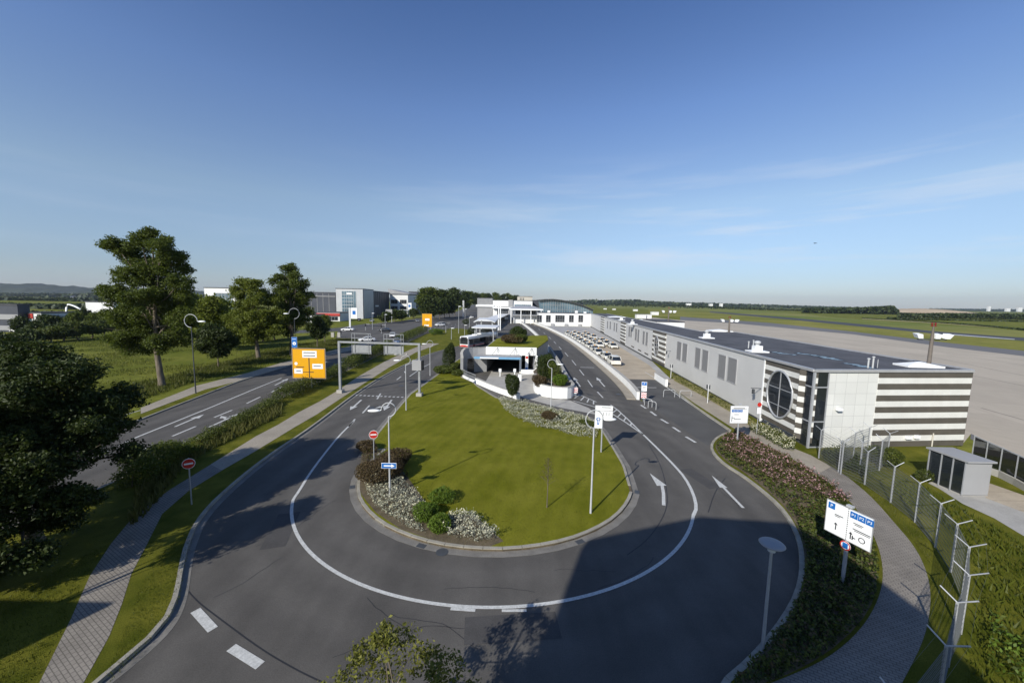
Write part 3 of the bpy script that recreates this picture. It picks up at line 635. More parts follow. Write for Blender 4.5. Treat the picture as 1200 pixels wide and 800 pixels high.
se.obj('striped_cladding',['stripe_w','stripe_d'],tb)
# grey service band: lower wall with small boxes
for p_,d_ in ((Eb(2.35,3.5,.22),(.42,.3,.2)),(Eb(9.2,.9,.15)[:2]+(.95,),(.5,.2,.25)),(Eb(10.0,.9,.15)[:2]+(1.0,),(.4,.2,.3))): B().box(p_,d_,ea).obj('wall_lamp','signw',tb)
pp=B();pp.tube([Eb(11.55,0,.12),Eb(11.55,1.3,.12)],.05);pp.obj('drain_pipe','btan',tb)
# roof furniture
def rloc(px,py): p=G(px,py,ZR);q=p-P0;return (q.dot(Vector((math.cos(fang),-math.sin(fang),0))),q.dot(fd))
for i,(px_,py_,s_) in enumerate(((887,412,1),(828,396,1),(741,380,1.2),(728,375,1.1))):
    x,y=rloc(px_,py_);v=B();v.box((x,y,ZR+.05),(1.9*s_,1.5*s_,.14),0);v.box((x,y,ZR+.4),(.8,.8,.6));vo=v.obj('roof_vent','signw',tb)
    v=B();v.tube([(x,y,ZR+.7),(x,y,ZR+1.)],.22,12);v.ell((x,y,ZR+1.05),(.36,.36,.24));v.obj('vent_cowl','wsteel',vo)
for px_,py_,n in ((1017,431,3),(877,408,2)):
    v=B()
    for k in range(n):
        x,y=rloc(px_+k*5.5,py_);v.tube([(x,y,ZR),(x,y,ZR+.75+.15*(k%2))],.07 if k<2 else .025,8);v.ell((x,y,ZR+.8+.15*(k%2)),(.13,.13,.08),8,6) if k<2 else None
    v.obj('roof_pipes','wsteel',tb)
for px_,py_,wx,wy in ((1076,429,3.0,1.6),(843,388,4,3),(783,376.5,5,5),(760,375,5,5),(722,371.5,6,6)):
    x,y=rloc(px_,py_);v=B();v.box((x,y,ZR+.06),(wx,wy,.16));hx,hy=wx/2-.1,wy/2-.1
    v.add([(x-hx,y-hy,ZR+.14),(x+hx,y-hy,ZR+.14),(x+hx,y+hy,ZR+.14),(x-hx,y+hy,ZR+.14),(x-.1,y,ZR+.42),(x+.1,y,ZR+.42)],[(0,1,5,4),(1,2,5),(2,3,4,5),(3,0,4)]);v.obj('skylight','signw',tb)
pd=B()
random.seed(5)
for a,b_,wd in (((905,412),(931,416),.5),((934,413),(962,417.5),.45),((955,416),(984,422),.55),((990,425),(1024,431.5),.5)):
    pa,pz=Vector(rloc(*a)),Vector(rloc(*b_));n=12;up=[];dn=[];q=(pz-pa).normalized();q=Vector((-q.y,q.x))
    for k in range(n+1):
        f=k/n;c=pa.lerp(pz,f)+q*random.uniform(-.35,.35);wv=wd*math.sin(max(.05,min(.95,f))*PI)**.6;up.append(tuple(c+q*wv*random.uniform(.4,1.5)));dn.append(tuple(c-q*wv*random.uniform(.3,1.3)))
    P=smooth(up+dn[::-1],1,True);pd=B();pd.add([(x_,y_,ZR-.008) for x_,y_ in P],[tuple(range(len(P)))]);pd.obj('puddle','puddle',tb)
    P=offset(P,-.22);pd=B();pd.add([(x_,y_,ZR-.014) for x_,y_ in P],[tuple(range(len(P)))]);pd.obj('wet_patch','wet',tb)
rs=B()
for yy in range(6,46,8): fbox(rs,yy,yy+.12,ZR-.02,ZR-.012,.5,14)
rs.obj('roof_seam','dsteel',tb)
bx=B();fbox(bx,76,92,5.6,7.1,8.05,15.5);bo=bx.obj('roof_block','bwhite',tb);bx=B();fbox(bx,75.9,92.1,7.1,7.35,8,15.6);bx.obj('block_roof','roof',bo)
# ================================================================== floodlight masts on the roof
def mast(px_,py_,h,label,s_=1.):
    p=G(px_,py_,ZR);t=thing('floodlight_mast',label,'floodlight mast',(p.x,p.y,ZR-.02),-.05,'floodlight masts on the terminal roof')
    B().tube([(0,0,0),(0,0,h*.72),(0,0,h)],[.16*s_,.13*s_,.05*s_],10).box((0,0,.03),(.6,.6,.06)).obj('pole','mastm',t)
    b=B();b.box((0,0,h*.66),(2.5*s_,.09,.09));b.obj('cross_arm','dsteel',t)
    for x,tl in ((-1.15,-.5),(.3,.2),(1.15,.7)):
        b=B();n=8
        for k in (0,):
            cx,cz=x*s_,h*.66+.3*s_
            b.loft([[(cx-.2*s_,-.22*s_,cz-.22*s_),(cx+.2*s_,-.22*s_,cz-.22*s_),(cx+.2*s_,.2*s_,cz-.12*s_),(cx-.2*s_,.2*s_,cz-.12*s_)],[(cx-.26*s_+tl*.3,-.26*s_,cz+.16*s_),(cx+.26*s_+tl*.3,-.26*s_,cz+.16*s_),(cx+.26*s_+tl*.3,.2*s_,cz+.26*s_),(cx-.26*s_+tl*.3,.2*s_,cz+.26*s_)]])
        b.obj('floodlight','signw',t)
    b=B()
    for x in (-.14,.14): b.tube([(x,0,h-.02),(x,0,h+.12)],.06,10);b.ell((x,0,h+.17),(.08,.08,.1),10,6)
    b.box((0,0,h-.05),(.5,.1,.06));b.obj('warning_light','redd',t)
mast(1088,429,3.75,'tall roof mast with three white floodlights and twin red lamps beside the pyramid skylight')
mast(854,389,2.9,'roof mast with white floodlights half way along the dark roof',1.1)
mast(783,378,4.2,'small distant roof mast near the far end of the terminal roof',1.3)
# ================================================================== white cross wing and arched hall
wb=thing('cross_wing','white flat building with five dark windows closing off the taxi yard','building',(13.6,197,0))
B().prism([(0,0),(28.2,0),(28.2,14),(0,14)],0,6.6).obj('wall','bwhite',wb);B().box((14.1,7,6.66),(28.6,14.4,.12)).obj('roof','roof',wb)
for a,b_ in ((629.3,634.7),(640,645),(651,661.3),(667,672),(678,683)):
    p=D(a,369.3,197);q=D(b_,377.4,197);x0,x1=p.x-13.6,q.x-13.6;w_=B();w_.box(((x0+x1)/2,-.02,(p.z+q.z)/2),(x1-x0,.12,p.z-q.z));wn=w_.obj('window','glass',wb)
    f=B();n=max(2,int((x1-x0)/1.1))
    for k in range(n+1): f.box((x0+(x1-x0)*k/n,-.06,(p.z+q.z)/2),(.12,.1,p.z-q.z))
    f.box(((x0+x1)/2,-.06,q.z+.9),(x1-x0,.1,.12));f.obj('window_frame','bgrey',wn)
for x,h in ((5.2,1.1),(19.5,1.2),(24,.8)): B().box((x,3,6.7+h/2),(1.3,1.3,h)).obj('roof_unit','signw',wb)
for x in (7,14,21): B().box((x,-.4,.6),(1.6,.5,1.2)).obj('bench_planter','bgrey',wb)
ah=thing('arched_hall','glazed terminal hall under a low curved dark roof behind the white wing','building',(0,262,0))
pts=[(631,351.3),(638,350.4),(648,350.2),(658,351.3),(670,353.6),(682,357),(695,362.5)]
PL=[D(a,b_,262) for a,b_ in pts];x0=PL[0].x;
lo=[(p.x,p.z) for p in PL]
g=B();g.add([(lo[0][0]+2,0,0)]+[(x,0,z-.5) for x,z in lo]+[(lo[-1][0],0,0)],[tuple(range(len(lo)+2))]);g.obj('glass_wall','glassb',ah)
r_=B();r_.loft([[(x,-2.2,z-.45),(x,-2.2,z),(x,40,z),(x,40,z-.45)] for x,z in lo]);r_.obj('roof','roof',ah)
f=B()
for k in range(1,22):
    x=lo[0][0]+2+(lo[-1][0]-lo[0][0]-2)*k/22;zz=np.interp(x,[a for a,_ in lo],[b_ for _,b_ in lo]);f.box((x,-.1,(zz-.5)/2),(.16,.12,zz-.5))
for z in (3.6,7.2,10.2):
    xe=np.interp(-z,[-b_ for _,b_ in lo[2:]],[a for a,_ in lo[2:]]);f.box(((lo[0][0]+2+xe)/2,-.1,z),(xe-lo[0][0]-2,.12,.16))
f.obj('mullion','trim',ah)
B().prism([(lo[0][0]+2,.5),(lo[-1][0]-1,.5),(lo[-1][0]-1,38),(lo[0][0]+2,38)],0,6).obj('rear_wall','bgrey',ah)
for x,h,w_ in ((24,9.6,4.2),(38,9,5)):
    pass
# ---- shed, slab barrier, glass screen
sh=thing('glazed_shelter','grey flat-roofed shelter with glazed side standing on the concrete path','shelter',tuple(G(1128,581,.12)),0)
B().box((1.3,.03+.05,1.05),(0.02,.02,.02)).obj('bracket','dsteel',sh)
B().box((.8,1.1,.04),(1.6,2.2,.06)).obj('floor','conc',sh)
b=B();b.box((.8,.03,1.15),(1.6,.06,2.2));b.box((1.57,1.1,1.15),(.06,2.1,2.2));b.box((.8,2.17,1.15),(1.5,.06,2.2));b.obj('panel_wall','bgrey',sh)
B().box((.0,1.1,1.15),(.03,2.1,2.1)).obj('glazing','glass',sh)
b=B()
for y in (.04,.72,1.4,2.16): b.box((-.03,y,1.15),(.06,.06,2.2))
b.obj('frame','steel',sh);B().box((.8,1.1,2.3),(1.85,2.5,.1)).obj('roof','bgrey',sh)
cp=GP([(1088,566),(1100,572),(1128,590),(1165,607),(1200,628),(1300,680),(1300,640),(1200,590),(1160,575),(1155,570),(1093,560)],.12)
sheet('concrete_path',cp,.130,'conc');sheet('walkway',GP([(1155,583),(1200,600),(1300,640),(1300,610),(1200,580),(1160,566),(1155,566)],.136),.136,'tan')
pb_=thing('slab_barrier','low pale concrete slab wall beneath the glass screen','wall',tuple(G(1178,566,.12)),math.atan2(-.45,.1))
q=B();a=GP([(1153,553),(1170.5,559),(1188.5,568),(1215,583),(1260,610)],.12)
for i in range(4):
    p0,p1=Vector(a[i]),Vector(a[i+1]);m=(p0+p1)/2;q.box((m.x,m.y,.35),((p1-p0).length-.03,.14,.5),math.atan2(p1.y-p0.y,p1.x-p0.x))
q.obj('slab','conc',pb_,world=True)
gf=thing('glass_screen','dark glass wind screen on slim grey posts along the apron edge','screen',(36.4,28.5,.12))
base=[Vector((*G(1138.7,540,.12)[:2],0)),Vector((*G(1154,547,.12)[:2],0)),Vector((*G(1171,557,.12)[:2],0)),Vector((*G(1189,566.5,.12)[:2],0))]
dv=(base[3]-base[0])/3;pts_=[base[0]+dv*k for k in range(7)];
for p in pts_: B().box((p.x,p.y,1.15),(.08,.08,2.1)).obj('post','steel',gf,world=True)
b=B();b.wall([tuple(p) for p in pts_],.03,1.55,.55);b.obj('glass_pane','glass',gf,world=True)
b=B();b.wall([tuple(p) for p in pts_],.05,.06,2.1);b.obj('rail','steel',gf,world=True)
# ================================================================== SECURITY FENCE
def fence(name,label,P,group=None,hh=2.35,arms=True,lead=None):
    t=thing(name,label,'fence',(P[0][0],P[0][1],.12))
    for i,p in enumerate(P):
        a=Vector(P[max(i-1,0)][:2]);c=Vector(P[min(i+1,len(P)-1)][:2]);d=(c-a).normalized();q=Vector((-d.y,d.x))
        x,y=p[:2];o=B().box((x,y,.1+hh/2),(.07,.07,hh),math.atan2(d.y,d.x)).obj('post','steel',t,world=True)
        if arms:
            for s_ in (-1,1):
                e=Vector((x,y))+q*s_*.42;B().tube([(x,y,hh+.08),(e.x,e.y,hh+.42)],.024,6).obj('barb_arm','steel',t,world=True)
    w_=B()
    for i in range(len(P)-1):
        a=Vector((*P[i][:2],0));c=Vector((*P[i+1][:2],0));L=(c-a).length;an=math.atan2(c.y-a.y,c.x-a.x)
        for k in range(12):
            z=.18+k*.2;m=(a+c)/2
            for o in (-.012,.012): w_.box((m.x-math.sin(an)*o,m.y+math.cos(an)*o,z),(L,.006,.009),an)
        n=int(L/.06)
        for k in range(1,n):
            m=a.lerp(c,k/n);w_.box((m.x,m.y,.1+hh/2),(.004,.004,hh-.1),an)
    w_.obj('wire_mesh','wire',t,world=True)
    if arms:
        w_=B()
        for i in range(len(P)-1):
            a=Vector(P[i][:2]);c=Vector(P[i+1][:2]);d=(c-a).normalized();q=Vector((-d.y,d.x))
            for s_ in (-1,1):
                for f_ in (.5,.95):
                    e0=a+q*s_*.42*f_;e1=c+q*s_*.42*f_;z=hh+.08+.34*f_;w_.tube([(*e0,z),(*e1,z)],.0025,3,cap=False)
        w_.obj('barbed_wire','wire',t,world=True)
FT=[G(*q,2.42) for q in [(962.7,504),(989,519),(1017.6,529.5),(1048.8,547),(1078,566),(1103,590),(1122,614),(1136,641),(1136,674),(1122,706),(1109,757)]]
FT=[(p.x,p.y) for p in FT]+[(9.6,8.4),(7.2,7.4),(4.6,6.8),(2.2,6.5)]
fence('security_fence','galvanised mesh fence with Y-shaped barbed arms curving beside the brick footpath',FT)
FB=[(p.x,p.y) for p in (G(1019.4,501,2.42),G(1003,507,2.42),G(989,519,2.42))];FB[-1]=(FB[-1][0]+.1,FB[-1][1]+.3)
fence('security_fence','short mesh fence section running from the main fence line towards the glass corner',FB)
FB=[(29.2,28.7),(27.2,27.2),(25.2,26.6)];fence('security_fence','inner mesh fence panel with barbed arms in front of the striped wall',FB)
# ================================================================== WALLS OF THE TAXI ROAD, GARAGE
def wallthing(label,pts,t,h,z0=0,mat='white',cap=True):
    o=thing('parapet_wall',label,'wall',(pts[0][0],pts[0][1],0));B().wall(pts,t,h,z0).obj('wall',mat,o,world=True)
    if cap: hh=h if not isinstance(h,list) else h; b=B().wall(pts,t+.08,.06,0);vs=[];
    if cap:
        n=len(pts);hl=h if isinstance(h,list) else [h]*n
        for i in range(n):
            for k in range(4): x,y,z=b.v[4*i+k];b.v[4*i+k]=(x,y,z+hl[i]+z0)
        b.obj('coping','conc',o,world=True)
    return o
rw=smooth([(16.0,47.4),(16.7,52),(17.3,60),(18.0,77),(18.6,100),(18.7,125),(17.6,150),(16.2,175),(13.9,197),(11,225)],2)
wallthing('long pale parapet wall between the taxi road and the taxi rank',rw,.35,1.0)
struct(B().wall([(p[0]-.85,p[1]) for p in rw],1.1,.13,0).obj('sidewalk','sidewalk'))
lw=smooth([(8.3,48.8),(8.3,56),(8.8,70),(9.2,90),(8.9,120),(8.3,150),(6.4,190),(4.2,230)],2)
wallthing('white parapet wall on the left edge of the taxi road behind the planter',lw,.35,1.15)
ga=thing('parking_entrance','underground car park entrance with white beam and grass on its roof','building',(0,65,0))
B().prism([(-4.7,.4),(-4.3,.4),(-3.3,15),(-3.7,15)],0,4.0).prism([(3.7,.5),(4.1,.5),(4.1,15),(3.7,15)],0,4.1).prism([(-3.7,15),(4.1,15),(4.1,15.4),(-3.7,15.4)],0,4.0).obj('wall','bgrey',ga)
B().prism([(-4.6,.3),(4.2,.0),(4.8,15.3),(-3.6,15.3)],3.0,4.02,bottom=True).obj('roof_deck','conc',ga)
B().box((-.1,-.25,3.65),(8.6,.3,1.35),-.01).obj('beam','white',ga)
B().prism([(-4.4,-.05),(4.2,-.05),(7.6,15.3),(8.3,26),(0,23),(-3.2,15.6)],4.04,4.2).obj('green_roof','lawn',ga)
B().prism([(4.3,10.4),(7.6,15.5),(8.3,26),(0,22.9),(-3.2,15.7)],0,4.03).obj('side_wall','conc',ga)
f=B()
for x in (-2.4,0.6,3.4):
    f.tube([(x,-.42,4.25),(x-.9,-1.3,3.1)],.03,5);f.tube([(x,-.42,4.25),(x+.3,-1.3,3.1)],.03,5)
f.obj('truss_stay','dsteel',ga)
cn=B().box((-2.3,-2.2,2.95),(7.4,3.6,.22),-.02);cn=cn.obj('canopy','bgrey',ga);B().box((-2.3,-4.05,2.98),(7.5,.08,.34),-.02).obj('fascia','lblue',cn)
B().box((-3.6,-4.11,2.98),(3,.05,.22),-.02).obj('fascia_band','signw',cn)
for x in (1.5,4.2): B().box((x,-.4,1.5),(.35,.35,3.)).obj('column','white',ga)
B().box((3.2,-1.1,.35),(3.2,.5,.7)).obj('low_wall','white',ga)
wallthing('curved white garden wall with railing around the car park ramp',smooth([(1.0,46.4),(-2.2,50.6),(-5.2,55.6)],2),.3,.75)
cw=[(-5.3,55.8),(-6.8,58.2),(-7.9,60.6)]
rl=thing('railing','grey steel railing on the curved wall left of the ramp','railing',(-5.3,55.8,0));b=B();b.wall(cw,.28,.35,0);b.obj('kerb_base','white',rl,world=True)
b=B()
for z in (.7,1.2): b.tube([(x,y,z) for x,y in cw],.035,6)
for k in range(16):
    i=k/15*(len(cw)-1);j=min(int(i),len(cw)-2);a=Vector(cw[j]).lerp(Vector(cw[j+1]),i-j);b.tube([(a.x,a.y,.3),(a.x,a.y,1.2)],.022,5)
b.obj('bars','steel',rl,world=True)
cwall=smooth([(-7.9,60.6),(-8.25,62.2),(-7.7,63.7),(-6.3,64.7),(-4.3,65.1)],1)
o=wallthing('high curved retaining wall with dark door left of the car park entrance',cwall,.35,[2.9+1.25*min(1,i/4) for i in range(len(cwall))],0,'bgrey')
b=B();b.box((-7.0,63.95,1.2),(1.5,.12,2.3),.62);b.obj('door','glass',o,world=True)
pw=smooth(GP([(627,449),(626,456),(629,461),(640,465),(655,467),(667,467)])+[(8.1,49.0),(8.1,50.5)],1)
wallthing('white curved planter wall at the fork of the driveway',pw,.3,1.45)
sheet('planting_bed',[(p[0],p[1]) for p in pw]+[(8.1,60),(5,66),(3.4,60)],1.1,'soil')
struct(B().prism([(p[0],p[1]) for p in pw]+[(8.1,60),(5,64),(3.6,60)],0,1.08).obj('planting_bed','soil'))
for x,y,l in ((580.4+5.5,441,'ticket post with square head, left one before the car park entrance'),(603,441,'ticket post with square head, right one before the car park entrance')):
    p=G(x,y);t=thing('ticket_post','small white '+l,'ticket post',(p.x,p.y,.01),0,'ticket posts at the ramp');B().box((0,0,.4),(.14,.14,.8)).obj('post','signw',t);B().box((0,0,1.0),(.42,.3,.5)).obj('head','signw',t)
p=G(617,437);t=thing('entrance_pillar','white and red advertising pillar at the right side of the ramp mouth','pillar',(p.x,p.y,0));B().box((0,0,1.8),(.5,.4,3.6)).obj('body','signw',t);B().box((0,-.21,2.7),(.4,.03,.4)).obj('red_panel','red',t);B().box((0,-.21,.6),(.4,.03,.8)).obj('blue_panel','blue',t)
p=G(609,446);t=thing('barrier_gate','white ticket barrier machine behind the topiary tree','barrier',(p.x,p.y,0));B().box((0,0,.5),(.5,.4,1.)).obj('cabinet','signw',t);B().tube([(0,0,.9),(1.7,.5,1.0)],.05,6).obj('boom','signw',t)
# ================================================================== SIGNS
def text(b_s,size,mat,parent,M4):
    cu=bpy.data.curves.new('lettering','FONT');cu.body=b_s;cu.size=size;cu.extrude=.002;cu.align_x='CENTER';cu.align_y='CENTER'
    to=bpy.data.objects.new('lettering',cu);me=bpy.data.meshes.new_from_object(to);bpy.data.objects.remove(to)
    me.name='lettering';me.transform(M4);me.materials.clear();me.materials.append(MT[mat]);o=bpy.data.objects.new('lettering',me);C.objects.link(o);o.parent=parent;return o
# panel frame: local x = along panel (left->right seen from front), z up, front is -y
FM=Matrix(((1,0,0,0),(0,0,-1,0),(0,1,0,0),(0,0,0,1)))
def place(x,z,y=-.045): return Matrix.Translation((x,y,z))@Matrix.Rotation(PI/2,4,'X')
def plate(b,x0,x1,z0,z1,y=-.03,t=.012,mi=0): b.box(((x0+x1)/2,y-t/2,(z0+z1)/2),(x1-x0,t,z1-z0),0,mi)
def disc(b,x,z,r,y,t=.01,n=24,mi=0):
    a=[(x+r*math.cos(2*PI*k/n),y,z+r*math.sin(2*PI*k/n)) for k in range(n)];c=[(q[0],y-t,q[2]) for q in a];b.loft([a,c],mi)
def ringd(b,x,z,r,w_,y,mi=0,n=24):
    for k in range(n):
        a0,a1=2*PI*k/n,2*PI*(k+1)/n;P=[(x+(r-w_ if j in(2,3) else r)*math.cos(a),y,z+(r-w_ if j in(2,3) else r)*math.sin(a)) for j,a in enumerate((a0,a1,a1,a0))]
        b.add(P,[(0,1,2,3)],mi)
def signpost(name,label,loc,rz,x0,x1,z0,z1,posts=(0,),pr=.05,face='signw',back='bgrey',cat='sign',px_y=.06,group=None,hpost=None):
    t=thing(name,label,cat,loc,rz,group)
    for x in posts: B().tube([(x,px_y,0),(x,px_y,(hpost or z1)-.05)],pr,8).obj('post','steel',t)
    b=B();b.box(((x0+x1)/2,0,(z0+z1)/2),(x1-x0,.04,z1-z0));pn=b.obj('panel',back,t)
    b=B();plate(b,x0+.03,x1-.03,z0+.03,z1-.03,-.02,.008);b.obj('face',face,pn)
    return t,pn
# near parking sign
t,pn=signpost('parking_sign','large white parking sign with four blue P squares half in shade by the brick path',(14.5,15.55,.12),math.atan2(-1.61,.56),-.87,.87,1.95,3.4,pr=.075)
for x in (-.78,.06,.34,.62): b=B();plate(b,x,x+.26,3.05,3.32);b.obj('blue_field','blue',pn)
for x,s_ in ((-.65,'P'),(.19,'P1'),(.47,'P2'),(.75,'P3')): text(s_,.2 if s_=='P' else .17,'signw',pn,place(x,3.185,-.048))
b=B()
for k in range(15): plate(b,-.02,.0,2.0+k*.095,2.05+k*.095)
plate(b,-.5,-.18,2.86,2.89);plate(b,-.5,-.3,2.80,2.82);plate(b,.2,.55,2.86,2.885);plate(b,.25,.5,2.80,2.82);plate(b,.2,.82,2.6,2.63);plate(b,.25,.8,2.54,2.56)
plate(b,-.44,-.405,2.2,2.45);b.add([(-.5,-.045,2.43),(-.35,-.045,2.43),(-.425,-.045,2.53)],[(0,1,2)])
plate(b,.13,.165,2.12,2.36);b.add([(.08,-.045,2.34),(.22,-.045,2.34),(.15,-.045,2.44)],[(0,1,2)]);plate(b,.2,.235,2.12,2.3);plate(b,.2,.32,2.2,2.235);ringd(b,.55,2.28,.12,.03,-.045)
b.obj('pictogram','ink',pn)
b=B();disc(b,.0,1.72,.2,-.02,.02);rs_=b.obj('round_sign','signw',t);b=B();ringd(b,0,1.72,.2,.045,-.043);b.obj('ring','red',rs_);b=B();plate(b,-.1,.1,1.6,1.84,-.04,.006);b.obj('panel','blue',rs_)
B().box((0,.02,3.48),(.22,.18,.08)).obj('sign_lamp','wsteel',t)
# second sign (white, by the flower bed)
t,pn=signpost('direction_sign','square white direction sign standing in the flower bed',(19.6,32.1,.12),0.05,-.85,.75,1.85,3.4,pr=.07)
for k in range(4): b=B();plate(b,-.72+k*.24,-.51+k*.24,2.85,3.05);b.obj('blue_field','blue',pn)
for k in range(4): text('P',.15,'signw',pn,place(-.615+k*.24,2.95,-.048))
b=B();plate(b,-.6,.4,3.15,3.2);plate(b,-.75,.6,3.09,3.105);plate(b,-.7,-.66,2.0,2.5);plate(b,-.7,-.4,2.3,2.33);plate(b,-.5,.1,2.2,2.24);plate(b,-.5,-.1,2.62,2.65);b.obj('pictogram','ink',pn)
B().box((0,.02,3.5),(.25,.2,.08)).obj('sign_lamp','wsteel',t)
# third sign on the island
t,pn=signpost('direction_sign','white direction sign with blue symbol at the tip of the island lawn',(7.3,29.7,.13),-.08,-.62,.78,2.75,3.85,pr=.06)
b=B();plate(b,-.62,-.02,2.0,2.75,0,.04);b.obj('lower_panel','signw',pn)
b=B();disc(b,-.34,2.72,.16,-.03,.01);plate(b,-.42,-.26,2.3,2.8,-.035,.008);b.obj('blue_field','blue',pn);b=B();disc(b,-.34,2.75,.08,-.046,.005);plate(b,-.37,-.31,2.4,2.65,-.046,.005);b.obj('pictogram_white','signw',pn)
b=B();plate(b,-.1,.6,3.68,3.72);plate(b,-.6,.75,3.42,3.44);
for k in range(3): plate(b,.02+k*.22,.05+k*.22,3.02,3.3,-.03,.006)
b.obj('pictogram','ink',pn)
# signs on small posts
def noentry(label,loc,rz,dark=False):
    t=thing('no_entry_sign',label,'traffic sign',loc,rz,'no entry signs');B().tube([(0,.04,0),(0,.04,2.75)],.035,8).obj('post','steel',t)
    b=B();disc(b,0,2.45,.3,0,.02,28);d=b.obj('disc','signw',t);b=B();disc(b,0,2.45,.275,-.022,.004,28);d2=b.obj('red_face','red',d);b=B();plate(b,-.2,.2,2.405,2.495,-.028,.006);b.obj('bar','signw',d)
p=G(436,556,.13);noentry('round red no entry sign among shrubs on the roundabout island',(-9.6,26.1,.13),.25)
noentry('round red no entry sign in tree shade beside the left footpath',(-18.2,20.9,.12),.6)
# parking info sign near facade
t,pn=signpost('info_sign','small white sign with red top on a thin post by the rose hedge',tuple(G(887,509,.12)),0,-.22,.22,1.95,2.6,pr=.03,hpost=3.1)
b=B();ringd(b,0,2.85,.2,.05,-.02);disc(b,0,2.85,.16,-.01,.005);b.obj('round_sign','red',t)
# chevron boards
def chevron(label,loc,rz,extra=False):
    t=thing('chevron_board',label,'traffic sign',loc,rz,'red and white chevron boards');B().tube([(0,.05,0),(0,.05,1.2 if not extra else 2.5)],.04,8).obj('post','steel',t)
    b=B();b.box((0,0,.85),(.62,.04,.75));pn=b.obj('board','signw',t);b=B()
    for k in range(3):
        z=.5+k*.26
        for s_ in (-1,1): b.add([(0,-.03,z+.16),(s_*.29,-.03,z-.02),(s_*.29,-.03,z+.1),(0,-.03,z+.28 if k<2 else z+.2)],[(0,1,2,3) if s_<0 else (3,2,1,0)])
    b.obj('chevron','red',pn)
    if extra:
        b=B();b.box((0,0,1.95),(.62,.04,1.15));e_=b.obj('info_panel','signw',t);b=B();plate(b,-.27,.27,2.1,2.48);b.obj('blue_field','blue',e_);text('P',.3,'signw',e_,place(0,2.29,-.048));b=B();plate(b,-.2,.2,1.85,1.9);plate(b,-.2,.15,1.7,1.74);b.obj('pictogram','ink',e_)
chevron('red and white chevron board at the tip of the hatched area',tuple(G(674,465)),-.1)
chevron('chevron board under a tall white parking panel at the end of the parapet wall',tuple(G(754,471)),-.3,True)
# yellow signs
def yellow(label,loc,rz,w_,h_,z0,posts,full=True):
    t=thing('yellow_direction_sign',label,'direction sign',loc,rz,'yellow direction signs')
    for x in posts: B().tube([(x,.12,0),(x,.12,z0+h_*.6)],.09,8).obj('post','steel',t)
    b=B();b.box((0,0,z0+h_/2),(w_,.06,h_));pn=b.obj('panel','bgrey',t);b=B();plate(b,-w_/2+.04,w_/2-.04,z0+.04,z0+h_-.04,-.03,.01);b.obj('face','yellow',pn)
    b=B();k=w_/4.3;Z=lambda v:z0+v*k
    plate(b,-w_/2+1.35*k,-w_/2+3.2*k,Z(2.75),Z(3.65),-.042,.01);
    if full: plate(b,-w_/2+2.6*k,-w_/2+3.95*k,Z(1.3),Z(1.95),-.042,.01);plate(b,-w_/2+.25*k,-w_/2+1.3*k,Z(.65),Z(1.3),-.042,.01);disc(b,-w_/2+.5*k,Z(1.95),.2*k,-.042,.01)
    else: plate(b,-w_/2+.9*k,-w_/2+2.9*k,Z(.4),Z(1.0),-.042,.01)
    b.obj('white_field','signw',pn)
    b=B();plate(b,-w_/2+2.12*k,-w_/2+2.24*k,Z(.15),Z(2.7),-.043,.006);plate(b,-w_/2+2.24*k,-w_/2+2.75*k,Z(.8),Z(.9),-.043,.006);plate(b,-w_/2+1.35*k,-w_/2+2.12*k,Z(.8),Z(.88),-.043,.006)
    if full:
        for a,c,zz in ((1.5,3.0,3.35),(1.5,3.0,2.95),(2.75,3.7,1.6),(.5,1.1,.95),(.5,1.5,1.45)): plate(b,-w_/2+a*k,-w_/2+c*k,Z(zz),Z(zz+.1),-.054,.004)
    for s_ in (-1,1): plate(b,s_*(w_/2-.1)-.02,s_*(w_/2-.1)+.02,z0+.1,z0+h_-.1,-.043,.004)
    plate(b,-w_/2+.1,w_/2-.1,z0+.08,z0+.12,-.043,.004);plate(b,-w_/2+.1,w_/2-.1,z0+h_-.12,z0+h_-.08,-.043,.004);b.obj('route_lines','ink',pn);return t
yt=yellow('large yellow direction sign with white destination fields beside the hedge',(-26.7,50,.1),.02,4.35,4.0,1.35,(-1.1,.2))
yellow('small distant yellow direction sign at the end of the clipped hedge',tuple(D(500.5,389,150)[:2])+(0,),.0,3.9,5.2,1.6,(-1.4,1.4),False)
t,pn=signpost('blue_lane_sign','blue and white sign with bicycle symbol above the large yellow sign',(-28.6,50.6,.1),.02,-.62,.12,5.35,6.75,posts=(-.25,),pr=.06,face='blue')
b=B();disc(b,-.25,5.9,.22,-.035,.01);plate(b,-.5,0,6.45,6.5);b.obj('pictogram','signw',pn);b=B();plate(b,-.3,-.2,5.8,5.95,-.05,.006);b.obj('symbol','blue',pn)
